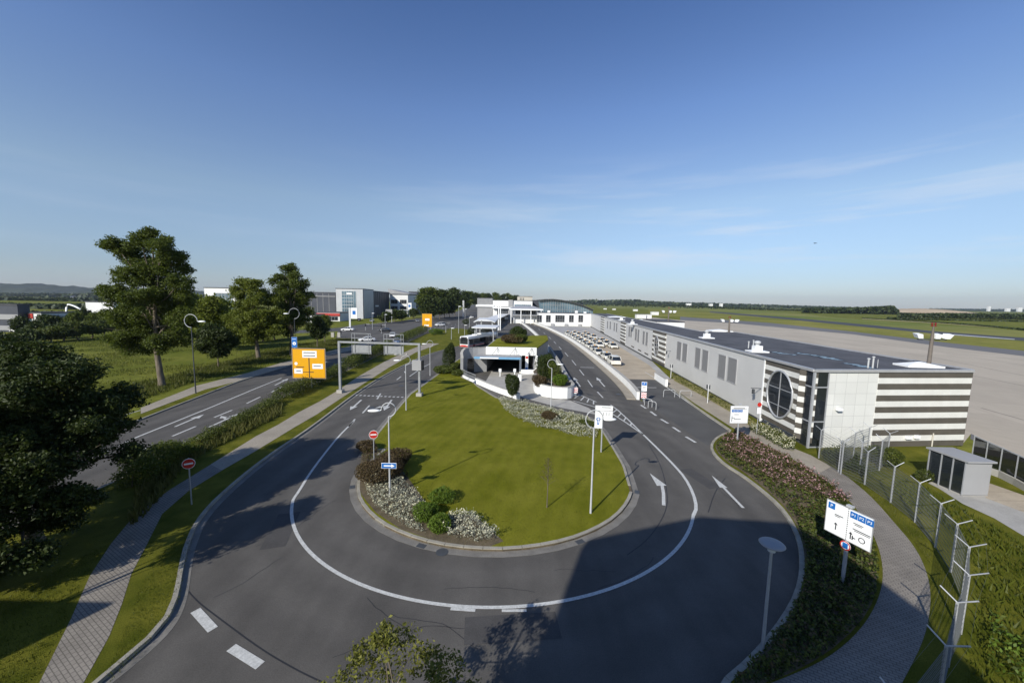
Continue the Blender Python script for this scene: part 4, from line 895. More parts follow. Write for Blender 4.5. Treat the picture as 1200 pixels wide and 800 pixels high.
# ================================================================== LAMPS
def ringlamp(label,loc,rz,h=5.,r=.5,s_=1.,mat='steel'):
    t=thing('street_lamp',label,'street lamp',loc,rz,'street lamps with ring-shaped arms')
    B().tube([(0,0,0),(0,0,h*.25),(0,0,h)],[.065*s_,.052*s_,.04*s_],10).obj('pole',mat,t)
    n=20;a0=-PI/2;P=[(r*.0+r*math.cos(a0-k/n*1.5*PI),0,h+r+r*math.sin(a0-k/n*1.5*PI)) for k in range(n+1)];B().tube(P,.03*s_,7).obj('ring_arm','wsteel',t)
    B().tube([(r,0,h+r),(r+.1,0,h+r-.05)],.03*s_,6).ell((r+.42*s_,0,h+r-.05),(.38*s_,.14*s_,.09*s_),12,8).obj('lamp_head','signw',t);return t
LL=[('street lamp with ring arm standing on the island lawn right of the bare sapling',(692,603.6),5.0,.5,.15,'wsteel'),
('street lamp rising from island shrubs with the blue arrow sign on it',(457,583),4.95,.42,PI+.1,'wsteel'),
('street lamp in front of the white curved planter wall',(645.5,478),4.6,.5,0,'wsteel'),
('street lamp at the left edge of the lawn behind the gantry post',(476,482),5.0,.5,PI,'wsteel'),
('street lamp at the kerb beyond the gantry near the dark topiary',(504,441),4.6,.5,PI,'wsteel'),]
for l,q,h,r,a,m in LL: p=G(*q);ringlamp(l,(p.x,p.y,.12 if q[0]!=645.5 else 0),a,h,r,1.,m)
p=G(229.5,461);ringlamp('tall dark street lamp on the left path in front of a small tree',(p.x,p.y,.0),0,8.2,.8,1.25,'dsteel')
p=G(347,425);ringlamp('tall dark street lamp behind the big yellow sign under the trees',(p.x,p.y,.0),PI,8.2,.95,1.3,'dsteel')
t=thing('bollard_lamp','mushroom lamp with flat disc top standing in the shaded bed at the road edge','lamp',(8.82,12.1,.1));B().tube([(0,0,0),(0,0,3.75)],[.06,.045],10).obj('pole','steel',t);B().tube([(0,0,3.75),(0,0,3.95)],.12,12).obj('lamp_glass','headl',t);B().ell((0,0,4.0),(.39,.39,.08),24,8).obj('lamp_shade','bgrey',t)
# blue arrow sign on lamp pole
p=G(457,583);t=thing('one_way_sign','blue one way sign with white arrow fixed to the lamp pole on the island','traffic sign',(p.x,p.y-.1,.13),.0)
b=B();b.box((0,0,1.95),(.9,.03,.34));pn=b.obj('panel','signw',t);b=B();plate(b,-.43,.43,1.80,2.10,-.015,.008);b.obj('face','blue',pn);b=B();plate(b,-.3,.2,1.91,1.99,-.026,.006);b.add([(.15,-.034,1.84),(.36,-.034,1.95),(.15,-.034,2.06)],[(0,1,2)]);b.obj('arrow','signw',pn)
# facade spot lights and small posts
for i,(q,l) in enumerate((((829,472),'slim white floodlight post on the grass strip nearest the striped corner'),((786,443),'slim floodlight post on the path beside the white wall stub'))):
    p=G(*q,.12);t=thing('path_floodlight',l,'floodlight',(p.x,p.y,.12),.5,'floodlights along the facade');B().tube([(0,0,0),(0,0,2.3)],.035,8).obj('pole','signw',t)
    B().tube([(.35,.3,0),(.35,.3,1.7)],.03,8).obj('short_pole','dsteel',t);B().box((.4,.3,1.9),(.12,.45,.5),.6).obj('spotlight','dsteel',t)
# facade bracket lamp
yy,zz=FP(892,455);b=B();b.box((-.5,yy,zz),(1.,.06,.06));b.box((-.75,yy,zz-.35),(.2,.2,.5));b.obj('bracket_lamp','dsteel',tb)
yy,zz=FP(786,411);b=B();b.box((-.5,yy,zz),(1.,.06,.06));b.box((-.7,yy,zz-.35),(.2,.2,.5));b.obj('bracket_lamp','dsteel',tb)
wallthing('short white wall stub on the path in front of the striped bay',[tuple(G(768,444))[:2],tuple(G(781,453))[:2]],.35,1.1,.0,'white')
# hoops
def hoop(label,loc,rz,w_=1.5,h=.95):
    t=thing('bicycle_hoop',label,'bicycle stand',loc,rz,'white tubular hoops');n=6;r=.22
    P=[(-w_/2,0,0),(-w_/2,0,h-r)]+[(-w_/2+r-r*math.cos(k/n*PI/2),0,h-r+r*math.sin(k/n*PI/2)) for k in range(1,n+1)]+[(w_/2-r+r*math.sin(k/n*PI/2),0,h-r+r*math.cos(k/n*PI/2)) for k in range(0,n+1)]+[(w_/2,0,0)]
    B().tube(P,.035,7).obj('tube','wsteel',t)
p=G(784,465);hoop('white tubular hoop on the asphalt, the left of the pair by the edge line',tuple(p),.05)
p=G(803,466);hoop('white tubular hoop on the asphalt, the right of the pair by the edge line',tuple(p),.05)
p=G(759.5,476);hoop('small hoop directly behind the chevron board at the wall end',tuple(p),-.9,1.0,.9)
p=G(764,479);hoop('small hoop nearest the dashed line beyond the chevron board',tuple(p),-.9,1.0,.9)
# ================================================================== GANTRY
gt_=thing('sign_gantry','grey steel sign gantry with two boards seen from behind spanning the road','gantry',(-21.7,47.9,.12),math.atan2(-1.0,10.3))
for x in (0,10.35):
    B().box((x,0,3.3),(.26,.26,6.6)).obj('post','gant',gt_);B().box((x,0,.2),(.7,.7,.4)).obj('footing','conc',gt_)
B().box((5.17,0,6.5),(10.6,.22,.22)).obj('beam','gant',gt_)
for x0 in (1.55,5.75):
    f=B()
    for x in (x0,x0+.4,x0+2.2,x0+2.5): f.box((x,.22,6.3),(.05,.06,2.6))
    for z in (7.6,7.0,5.1): f.box((x0+1.25,.22,z),(2.5,.08,.06))
    fo=f.obj('board_frame','gant',gt_);B().box((x0+1.25,.28,5.65),(2.5,.05,.95)).obj('sign_board','gant',fo)
B().box((10.1,-.1,3.9),(1.15,.5,1.25)).obj('control_box','bgrey',gt_);B().box((10.78,.0,3.9),(.1,.62,1.2)).obj('box_cover','black',gt_)
# ================================================================== VEHICLES  (local +Y is the nose)
def sect(y,hw,z0,z1,r=.12,n=3):
    P=[]
    for cx,cz,a0 in ((hw-r,z1-r,0),(-hw+r,z1-r,PI/2),(-hw+r*.6,z0+r*.6,PI),(hw-r*.6,z0+r*.6,1.5*PI)):
        rr=r if a0<PI else r*.6
        for k in range(n+1):
            a=a0+k/n*PI/2;P.append((cx+rr*math.cos(a),y,cz+rr*math.sin(a)))
    return P
def wheels(t,L,wb_,tr_,r):
    for sy in (-wb_/2,wb_/2):
        for sx in (-1,1):
            B().tube([(sx*(tr_-.1),sy,r),(sx*(tr_+.1),sy,r)],r,14).obj('wheel','black',t)
            
def car(label,loc,rz,paint='carw',kind='wagon',group=None,cat='car',taxi=False,name='parked_car'):
    t=thing(name,label,cat,tuple(loc)[:2]+(.012,),rz,group)
    L,W,Hh={'wagon':(4.7,.92,1.5),'sedan':(4.6,.9,1.45),'van':(4.9,.95,1.85),'hatch':(4.0,.86,1.5)}[kind];h=L/2
    belt=.92 if kind!='van' else 1.08;hood=.82 if kind!='van' else 1.0
    S=[sect(-h,W*.86,.38,belt-.1,.1),sect(-h+.15,W*.97,.25,belt),sect(-h*.5,W,.22,belt+.02),sect(0,W,.22,belt),sect(h*.42,W,.22,belt-.02),sect(h*.62,W*.98,.22,hood+.03),sect(h-.25,W*.93,.24,hood-.1),sect(h,W*.8,.36,hood-.26,.1)]
    B().loft(S,0,True).obj('body',paint,t)
    if kind=='sedan': G_=[(-h+.75,belt,.86),(-h+1.25,Hh-.06,.7),(.1,Hh-.03,.72),(h*.5,belt,.86)]
    else: G_=[(-h+.12,belt,.88),(-h+.45,Hh-.05,.72),(.2,Hh-.03,.74),(h*(.52 if kind!='van' else .68),belt-.02,.86)]
    a,b_,c_,d_=G_
    def q(y,hw,z): return [(-hw*W/.9,y,z),(hw*W/.9,y,z)]
    A=q(a[0],a[2],a[1]-.03);Bq=q(b_[0],b_[2],b_[1]);Cq=q(c_[0],c_[2],c_[1]);Dq=q(d_[0],d_[2],d_[1]-.03);bl=q(b_[0],.88,belt-.03);cl=q(c_[0],.88,belt-.03)
    V=A+Bq+Cq+Dq+bl+cl
    B().add(V,[(0,1,3,2),(2,3,5,4),(4,5,7,6),(1,9,3),(9,11,5,3),(11,7,5),(0,2,8),(8,2,4,10),(10,4,6)],0).obj('window_glass','glass',t)
    rb=B();y0,y1=b_[0]-.02,c_[0]+.06;zr=Hh-.04
    rb.loft([sect(y0,b_[2]*W/.9*.99,zr-.05,zr,.03,2),sect((y0+y1)/2,c_[2]*W/.9*1.0,zr-.05,zr+.04,.04,2),sect(y1,c_[2]*W/.9*.97,zr-.05,zr+.01,.03,2)],0,True)
    for sx in (-1,1):
        for pt in ([(sx*.86*W/.9,d_[0],belt),(sx*.73*W/.9,c_[0],Hh-.06)],[(sx*.87*W/.9,a[0]+.02,belt),(sx*.72*W/.9,b_[0],Hh-.07)],[(sx*.885*W/.9,-.15,belt),(sx*.745*W/.9,-.15,Hh-.07)]): rb.tube(pt,.045,5)
    rb.obj('roof',paint,t)
    wheels(t,L,L*.58,W-.1,.32)
    for sx in (-1,1):
        B().box((sx*W*.68,h-.07,hood-.2),(.32,.1,.14)).obj('headlight','headl',t);B().box((sx*W*.76,-h+.06,belt-.16),(.2,.1,.2)).obj('tail_light','tail',t);B().box((sx*(W+.08),h*.40,belt+.04),(.18,.1,.12)).obj('mirror',paint,t)
    B().box((0,h-.03,.45),(W*1.2,.06,.18)).obj('grille','black',t);B().box((0,-h-.005,.62),(.5,.03,.11)).obj('number_plate','signw',t)
    if taxi: B().box((0,.0,Hh+.08),(.42,.16,.13)).obj('taxi_sign','yellow',t)
    return t
TG='cream taxis queued in the rank'
tv=car('cream taxi van nearest the camera at the head of the rank beside the parapet wall',(20.2,75.5),0,'taxi','van',TG,'taxi',False,'taxi')
tw=car('x',(0,0),PI,'taxi','wagon',TG,'taxi',True,'taxi')
ordn=['first','second','third','fourth','fifth','sixth','seventh','eighth','ninth','tenth','eleventh']
first=True;n=0
def xw(y): return np.interp(y,[70,77,100,125,150],[19.6,20.2,20.7,20.9,20.3])
cols=[('in the column along the parapet wall',0,82.5,10),('in the middle column of the rank',3.4,105,7),('in the column nearest the terminal facade',6.6,103.5,7)]
for desc,dx,y0,cnt in cols:
    for k in range(cnt):
        if dx==6.6 and k in (3,): continue
        y=y0+k*6.6+random.uniform(-.5,.5)
        lab='cream taxi, %s back from the front %s'%(ordn[k],desc);x=float(xw(y))+dx+random.uniform(-.25,.25);rz=PI+random.uniform(-.05,.05)+.03
        if first: tw.location=(x,y,.012);tw.rotation_euler=(0,0,rz);tw['label']=lab;first=False
        else: copytree(tw,(x,y,.012),rz,lab,TG)
# a few private cars
def gxy(a,b_): p=G(a,b_);return (p.x,p.y)
CARS=[('white saloon waiting at the side road junction left of the main road',(407.5,387.5),PI/2+.1,'carw','sedan'),('black car crossing the junction beside the traffic lights',(451,388.5),PI/2,'cark','sedan'),('white hatchback driving towards the camera on the main road beyond the gantry',(460,395),PI+.25,'carw','hatch'),('small white car seen through the right gantry board frame',(465.5,402),PI+.15,'carw','hatch'),('white car seen through the left gantry board frame turning at the junction',(430,400),PI/2+.5,'carw','sedan'),('silver car on the main road beside the distant yellow sign',(489,377),PI+.35,'cars','hatch'),('black car in front of the dark shop building',(421,376),.3,'cark','hatch'),('blue car parked in the dealer yard left of the white totem',(385,377),.6,'carb','hatch'),('silver car parked near the red shop',(436,377),.2,'cars','wagon'),('red car parked outside the red and white shop',(378,381),.9,'carr','hatch'),('white car on the shaded far carriageway',(553,372.5),PI+.3,'carw','hatch')]
for l,q,rz,p_,k in CARS: car(l,gxy(*q),rz,p_,k,None,'car',False,'parked_car' if 'park' in l else 'car')
car('white delivery van standing at the crossing right of the distant yellow sign',gxy(516,382),PI/2+.6,'carw','van',None,'van',False,'delivery_van')
TC=[('black',594,371,'cark'),('dark blue',598.5,374,'carb'),('black',603,376.5,'cark'),('silver',589,368,'cars'),('white',591,364.5,'carw'),('black',599,369,'cark'),('red',606,372,'carr')]
wh=['leftmost of the dark cars','in the middle','nearest','behind the totem','farthest','second row','right side']
for (c_,a,b_,p_),l in zip(TC,wh): car('%s car outside the distant terminal forecourt, %s'%(c_,l),gxy(a,b_),2.6,p_,'hatch','cars on the terminal forecourt')
# bus
bp=G(527,408);bq=G(572,399.3);dd_=(bp-bq).normalized();ba=math.atan2(dd_.y,dd_.x);bc=bp-dd_*9.2;bc.x+=3.4
bt=thing('city_bus','white and red city bus with dark windows turning past the car park roof','bus',(bc.x,bc.y,.01),ba-PI/2)
LB=17.6;b=B();b.loft([sect(-LB/2,1.2,.35,2.95,.12),sect(-LB/2+.2,1.27,.3,3.0,.12),sect(LB/2-.2,1.27,.3,3.0,.12),sect(LB/2,1.18,.35,2.9,.15)],0,True);b.obj('body','carw',bt)
b=B();b.box((0,-.1,1.75),(2.57,LB-.8,1.15));b.obj('side_window','glass',bt);b=B();b.box((0,LB/2-.02,1.8),(2.25,.1,1.5));b.obj('windscreen','glass',bt)
b=B();b.box((0,LB/2-.0,.62),(2.3,.09,.42));b.box((0,-.1,.55),(2.58,LB-1.,.22));b.obj('red_band','red',bt)
b=B();b.box((0,-.1,.98),(2.572,LB-1.,.42));b.obj('dark_skirt','bdark',bt)
b=B();b.box((0,LB/2+.02,2.72),(1.7,.08,.28));b.obj('destination_display','black',bt)
b=B();b.box((0,-1.5,3.1),(1.8,3.2,.24));b.box((0,2.5,3.08),(1.4,1.6,.2));b.obj('roof_unit','carw',bt)
for sy in (-6.0,-.5,5.8):
    for sx in (-1,1): B().tube([(sx*1.05,sy,.48),(sx*1.29,sy,.48)],.48,14).obj('wheel','black',bt)
for sx in (-1,1): B().box((sx*.9,LB/2,.75),(.3,.1,.16)).obj('headlight','headl',bt);B().box((sx*1.42,LB/2-.1,2.2),(.22,.1,.4)).obj('mirror','black',bt)
# ================================================================== FAR BUILDINGS
def bld(name,label,px0,px1,ptop,Y,depth,mat,cat='building',z0=0,rz=0):
    a=D(px0,ptop,Y);b_=D(px1,ptop,Y);h=(a.z+b_.z)/2;w_=b_.x-a.x
    t=thing(name,label,cat,(a.x,Y,z0),rz)
    B().prism([(0,0),(w_,0),(w_,depth),(0,depth)],0,h-z0).obj('wall',mat,t)
    B().box((w_/2,depth/2,h-z0+.15),(w_+.4,depth+.4,.3)).obj('roof','roof',t);return t,w_,h-z0
def win(t,x0,x1,z0,z1,mat='glass',n=0,y=-.04,fr='bgrey'):
    o=B().box(((x0+x1)/2,y,(z0+z1)/2),(x1-x0,.12,z1-z0)).obj('window',mat,t)
    if n:
        f=B()
        for k in range(n+1): f.box((x0+(x1-x0)*k/n,y-.05,(z0+z1)/2),(.14,.1,z1-z0))
        f.obj('window_frame',fr,o)
    return o
# silver showroom with dark side
t,w_,h_=bld('showroom','tall silver framed showroom with blue glass front and dark cladding on its right flank',393.5,425,338.5,235,18,'bsilver')
win(t,3.6,w_-4.2,1,h_-1.4,'glassb',6,fr='trim');B().box((w_*.5,-.18,h_-2.8),(3.2,.15,1.)).obj('sign_board','signw',t)
b=B()
for k in range(7): b.box((w_*.42,-.16,2+k*2.1),(w_*.42,.1,.25))
b.obj('floor_band','bsilver',t)
fr2=D(425,339.5,235);bk=D(456,341.5,300)
B().prism([(w_+.05,.1),(bk.x-t.location.x,65),(bk.x-t.location.x-30,75),(w_-12,18.5)],0,h_-.3).obj('side_hall','bdark',t)
f=B();e0=Vector((w_+.12,.1));e1=Vector((bk.x-t.location.x+.1,65))
for k in range(1,14):
    p=e0.lerp(e1,k/14);f.box((p.x,p.y,h_/2),(.25,.3,h_-.6),0)
f.obj('cladding_joint','dsteel',t)
p=e0.lerp(e1,.45);B().box((p.x+.2,p.y,7.5),(.3,6,1.)).obj('sign_board','signw',t)
t,w_,h_=bld('warehouse','long dark blue-grey warehouse behind the tree line left of the silver showroom',340,393,342.5,260,40,'bdark')
b=B()
for k in range(int(w_/4)): b.box((k*4+2,-.06,h_/2),(.2,.12,h_-1))
b.box((w_/2,-.1,h_-2.5),(w_,.2,.5));b.obj('cladding_joint','bgrey',t)
t,w_,h_=bld('office_building','white three-storey office with sloping roof right of the dark hall',457,478,345,300,25,'bwhite')
for r_ in range(2):
    for k in range(2): win(t,w_*(.06+.5*k),w_*(.42+.5*k),4+5*r_,7+5*r_,'glass',4)
B().prism([(-1,-1),(w_+1,-1),(w_+1,26),(-1,26)],h_+.3,[h_+4,h_+.8,h_+.8,h_+4]).obj('roof_slope','bgrey',t)
t,w_,h_=bld('dark_block','dark narrow block beside the white office',479,489,342,340,20,'bdark');win(t,1,w_-1,3,h_-2,'glassb',3)
t,w_,h_=bld('glass_office','white framed office block with blue glass front partly behind trees',239,277,337.5,175,7,'bwhite')
win(t,w_*.32,w_*.86,1,h_-2.2,'glassb',5,fr='trim')
b=B()
for k in range(5): b.box((w_*.59,-.2,2.4+k*2.8),(w_*.54,.12,.35))
b.obj('floor_band','bsilver',t)
t,w_,h_=bld('red_shop','low shop with red fascia and white canopy in front of the showroom',372,398,366.5,205,14,'bwhite')
B().box((w_/2,-.3,h_-.9),(w_+.6,.5,1.3)).obj('red_fascia','bred',t);win(t,1,w_-1,.5,h_-2,'glass',6)
t,w_,h_=bld('site_hut','small white and blue hut by the trees left of the red shop',358,371,369,190,8,'bwhite');win(t,1,w_*.6,1,2.4,'glassb',2)
t,w_,h_=bld('white_hall','white hall with small square windows left of the big tree',100,133,354,150,5,'bwhite')
for k in range(3): win(t,2+k*3.4,3.3+k*3.4,2.6,4.2,'glass')
b=B();P=[(-7.5+7.5*k/10,-.1,3.6+4.4*math.sin(PI*.5+k/10*PI*.42)-(1.2 if k<1 else 0)) for k in range(11)]
b.tube([(-8.,-.1,2.5)]+P,.3,8);b.obj('arched_canopy','signw',t);B().box((-3.5,3,5.),(8,10,.3)).obj('canopy_roof','bdark',t)
t,w_,h_=bld('industrial_hall','dark industrial hall with pale horizontal bands at the far left edge',-60,20,357,118,3,'bdark')
b=B();b.box((w_/2,-.08,h_-3.6),(w_,.16,1.6));b.box((w_/2,-.08,h_-7),(w_,.16,1.4));b.obj('pale_band','bgrey',t)
t,w_,h_=bld('red_roof_house','small white house with red wall panel behind the hedge at far left',33,48,367,120,9,'bwhite')
B().box((w_*.2,-.1,h_-.9),(w_*.35,.2,1.5)).obj('red_panel','bred',t);win(t,w_*.4,w_*.9,.8,1.8,'glass',3)
for l,q,p_ in (('white van parked behind the hedge at the far left edge',(22,389),'carw'),('white estate car parked in front of the red-panelled house',(33,388),'carw'),('white car parked right of the red-panelled house',(44,388),'carw')): car(l,gxy(*q),1.4,p_,'van' if 'van' in l else 'wagon',None,'van' if 'van' in l else 'car')
# scattered village houses on the far slope
k=0
for a,b_,Y,lab in ((5,352,700,'pale house low on the far left slope at the picture edge'),(19,350,900,'tiny white house on the slope near the left edge'),(27,349,900,'tiny cream house beside another on the far slope'),(57,352,700,'small white gabled house standing alone among far trees'),(66,355,600,'little pale house just right of the lone gabled house'),(86,347,1100,'tiny beige tower house on the hill foot left of the big tree')):
    p=D(a,b_,Y);t=thing('village_house',lab,'house',(p.x,Y,0),random.uniform(-.5,.5),'far village houses');hh=p.z;B().prism([(-6,-5),(6,-5),(6,5),(-6,5)],0,hh-3).obj('wall','bwhite',t)
    B().add([(-6.5,-5.5,hh-3),(6.5,-5.5,hh-3),(6.5,5.5,hh-3),(-6.5,5.5,hh-3),(-6.5,0,hh+1),(6.5,0,hh+1)],[(0,1,5,4),(2,3,4,5),(1,2,5),(3,0,4)]).obj('roof','bdark',t)
# distant terminal group
t,w_,h_=bld('grid_facade_block','grey block with fine grid facade standing on white columns at the road end',559.5,577,349.5,262,20,'bgrey')
f=B()
for k in range(12): f.box((k*w_/11,-.1,h_-2),(.18,.16,3.6))
for z in (3.8,2.6,1.4,.2): f.box((w_/2,-.1,h_-z),(w_,.16,.18))
f.obj('facade_grid','trim',t);B().box((w_/2,-.4,h_-5),(w_+2,.8,1.4)).obj('fascia','signw',t)
t,w_,h_=bld('white_terminal_link','long white terminal link building with grey middle tower',577.5,624,352.2,262,22,'bwhite')
win(t,3,w_*.42,2,h_-4.2,'glass',9);win(t,w_*.55,w_-1,h_-4.0,h_-2.6,'glassb',9);B().box((w_*.45,-.5,h_/2),(3,1,h_+1)).obj('stair_tower','bgrey',t);B().box((w_/2,-1.2,h_-5),(w_,2.4,.8)).obj('fascia','signw',t)
t,w_,h_=bld('beige_plant_room','pale beige cube building rising above the white link',606.5,624,347.6,285,16,'btan')
for k in range(3): B().box((2+k*1.2,-.1,h_-2),(.4,.2,2.4)).obj('vent_slot','bdark',t)
t,w_,h_=bld('control_building','dark small tower block between the beige cube and the arched hall',624.5,632,352,275,10,'bdark')
pv=D(599,357,215);pe=D(634,357.5,215);t=thing('entrance_pavilion','pavilion with broad grey flat roof and white fascia at the end of the taxi road','pavilion',(pv.x,215,0));w_=pe.x-pv.x;zh=D(615,358.5,215).z
B().add([(-1,-3,zh-1.6),(w_+1,-3,zh-1.6),(w_+1,12,zh-1.6),(-1,12,zh-1.6),(3,2,zh),(w_-4,2,zh),(w_-4,8,zh),(3,8,zh)],[(0,1,5,4),(1,2,6,5),(2,3,7,6),(3,0,4,7),(4,5,6,7),(3,2,1,0)]).obj('roof','trim',t)
B().box((w_/2,-3.05,zh-1.9),(w_+2,.3,.7)).obj('fascia','signw',t);B().box((w_/2,5,(zh-2)/2),(w_-3,9,zh-2.1)).obj('wall','bwhite',t);win(t,2.5,w_-2.5,zh-4.6,zh-2.4,'glass',8,y=.45)
B().box((w_/2,-1,zh-5.2),(w_-1,2.5,.4)).obj('balcony','bgrey',t)
for x in (0,w_*.33,w_*.66,w_): B().box((x,-2.6,(zh-2)/2),(.4,.4,zh-2)).obj('column','signw',t)
# bus stop canopies
for (a,b_,pt,Y,dep,lab) in ((552.5,581.5,383.2,100,11,'wide white canopy roof directly behind the bus'),(555,580,374,126,14,'white bus stop canopy with raised curved front, second behind the bus'),(561,578.5,375.5,165,150,'long white canopy strip leading towards the terminal'),(566,581,361.5,330,20,'farthest white forecourt canopy below the grid facade block')):
    p=D(a,pt,Y);q=D(b_,pt,Y);t=thing('bus_stop_canopy',lab,'canopy',(p.x,Y,0),-.06,'white canopies along the bus road');w_=q.x-p.x;z=p.z
    n=10;b=B();b.loft([[(w_*k/n,0,z-.25-.8*(2*k/n-1)**2*(1 if Y==126 else 0)),(w_*k/n,0,z+.0-.8*(2*k/n-1)**2*(1 if Y==126 else 0)),(w_*k/n,dep,z-.0),(w_*k/n,dep,z-.25)] for k in range(n+1)]);b.obj('roof','canopy',t)
    for x in (.8,w_-.8):
        for y in (1.,dep-1): B().tube([(x,y,0),(x,y,z-.3)],.12,8).obj('column','wsteel',t)
    B().box((w_/2,dep*.5,1.2),(w_*.6,.1,2.2)).obj('glass_screen','glass',t)
# totems and boards
def totem(name,label,px_,base,top,w_,mat='signw',pan=None):
    p=G(px_,base);Y=p.y;z=D(px_,top,Y).z;t=thing(name,label,'totem sign',(p.x,p.y,0))
    for s_ in (-1,1): B().box((s_*w_*.3,0,z/2),(w_*.32,w_*.5,z)).obj('post','signw',t)
    if pan: B().box((pan[0],-.05,z-pan[2]/2),(pan[1],.3,pan[2])).obj('panel',mat,t);B().box((pan[0],-.24,z-pan[2]*.45),(pan[1]*.5,.06,pan[2]*.35)).obj('emblem','blue',t)
totem('twin_mast','tall white twin-slab mast standing between the bus road and taxi road',585,387,358.5,1.3)
totem('dealer_totem','white post with blue panel in front of the silver showroom',410.3,383,360.5,.7,'signw',(1.9,2.6,4.6))
totem('advert_totem','white advertising board on a post by the grass strip right of the white office',477.5,370.5,354.8,.8,'signw',(1.6,3.0,5.0))
totem('slim_mast','slim white mast at the bend of the tree-lined road',543,372,352,1.)
p=G(456,378);t=thing('grey_board','grey notice board on two posts in front of the shrubs near the dark hall','board',(p.x,p.y,0))
for x in (-1.4,1.4): B().box((x,0,3.2),(.2,.2,6.4)).obj('post','steel',t)
B().box((0,-.05,4.8),(3.4,.2,4.2)).obj('panel','bgrey',t);B().box((0.1,-.2,4.4),(1.,.1,2.)).obj('emblem','ink',t)
p=G(462,371);t=thing('small_gantry','small distant grey gantry across the grass strip','gantry',(p.x,p.y,0));
for x in (0,11): B().box((x,0,2.6),(.4,.4,5.2)).obj('post','steel',t)
B().box((5.5,0,5.),(11.4,.4,.5)).obj('beam','steel',t)
def pole(name,label,px_,base,top,head=None,rz=0,cat='street lamp'):
    p=G(px_,base);z=D(px_,top,p.y).z;t=thing(name,label,cat,(p.x,p.y,0),rz);B().tube([(0,0,0),(0,0,z)],[.11,.06],8).obj('pole','steel',t)
    if head=='ring': B().ell((.4,0,z),(.6,.25,.14),10,6).obj('lamp_head','signw',t)
    if head=='tl':
        B().box((0,-.1,z-.5),(.35,.3,1.)).obj('signal_head','black',t)
        B().tube([(0,0,z*.98),(1.6,0,z)],.05,6).obj('arm','steel',t)
    return t
for a in (('street_lamp','grey lamp pole right of the distant yellow sign',537.5,391,359,'ring'),('street_lamp','lamp pole beside the slim mast on the tree-lined road',545,378,362,'ring'),('street_lamp','pole on the lawn in front of the bus',529,398,384.5,'ring'),('street_lamp','lamp pole in front of the dark hall flank',436.5,386,367,'ring'),('street_lamp','lamp pole with white globe near the grey board',451.5,385,368.5,'ring'),('street_lamp','thin lamp pole left of the bus beside the canopy',544.5,393,381,'ring'),('street_lamp','lamp pole on the lawn behind the dark topiary',550,393,372,'ring')):
    pole(*a)
for a in (('traffic_light','traffic light at the junction left of the black car',428.5,387,379.5),('traffic_light','traffic light at the verge corner left of the white saloon',399.5,394.5,387.5),('traffic_light','traffic light post next to the black car at the junction',447,391,380.5),('traffic_light','traffic light at the crossing beside the delivery van',522.5,390,378)):
    pole(*a,'tl',0,'traffic light')
pole('sign_post','small round sign on a post in front of the green garage roof',585.5,405,395.5,None,0,'traffic sign')
p=G(394.5,395);t=thing('cabinet','pair of small pale service cabinets on the verge at the junction','cabinet',(p.x,p.y,0))
for x in (-1.2,.8): B().box((x,0,.75),(.9,.5,1.5)).obj('box','conc',t)
p=G(464,417);t=thing('boulder','pale boulders lying on the footpath edge right of the gantry boards','boulder',(p.x,p.y,.12))
for x,y,s_ in ((0,0,.5),(1.,.5,.4),(1.9,1.5,.3)): B().ell((x,y,s_*.4),(s_*.8,s_*.6,s_*.6),8,6).obj('stone','conc',t)
# ================================================================== TALL BLOCK BEHIND THE PHOTOGRAPHER (casts the big shadow)
t=thing('tower_block','tall grey building behind the viewpoint whose shadow falls across the road','building',(-7,-9,0))
hb=17.;off=Vector((.588,.809))*hb/math.tan(R(31))
sh=[Vector(G(*q)[:2])-off for q in [(690,632),(820,605),(925,612),(985,650),(1030,680),(1085,720)]]+[Vector((-.6,-9.5)),Vector((-2,-16)),Vector((-15.2,-16)),Vector((-14.95,-12)),Vector((-14.9,-10))]
P=[tuple(p) for p in sh];B().prism(P,hb-.5,hb,bottom=True).obj('roof','bgrey',t,world=True)
SU=lambda u,p:(u*.588+p*.809,u*.809-p*.588)
P=[SU(-6.6,-4.7),SU(-6.6,3.5),SU(-15,3.5),SU(-15,-4.7),SU(-6.6,-4.7)];B().prism(P[:4],0,hb-.5).obj('wall','bgrey',t,world=True)
wn=B()
for i in range(len(P)-1):
    a,b_=Vector(P[i]),Vector(P[i+1]);L=(b_-a).length
    if L<1.5: continue
    d_=(b_-a)/L;nn=Vector((d_.y,-d_.x));
    nn=nn if (a+nn-Vector((-7,-9))).length>(a-Vector((-7,-9))).length else -nn
    for z in range(1,5):
        m=(a+b_)/2+nn*.02;wn.box((m.x,m.y,z*3.4+.5),(L*.7,.06,1.6),math.atan2(d_.y,d_.x))
wn.obj('window','glass',t,world=True)
t=thing('annex_building','low annex left of the viewpoint casting the wedge of shade on the footpath','building',(-26,-4,0))
ha=7.5;of=Vector((.588,.809))*ha/math.tan(R(31));tp=Vector(G(142,707)[:2])-of;u_=Vector(G(20,704)[:2])-of
d_=(u_-tp).normalized();P=[tuple(tp),tuple(tp+d_*16),tuple(tp+d_*16+Vector((-6,-12))),tuple(tp+Vector((-7,-13)))]
B().prism(P,0,ha).obj('wall','bgrey',t,world=True);B().prism(offset(P,.1),ha,ha+.15).obj('roof','roof',t,world=True)
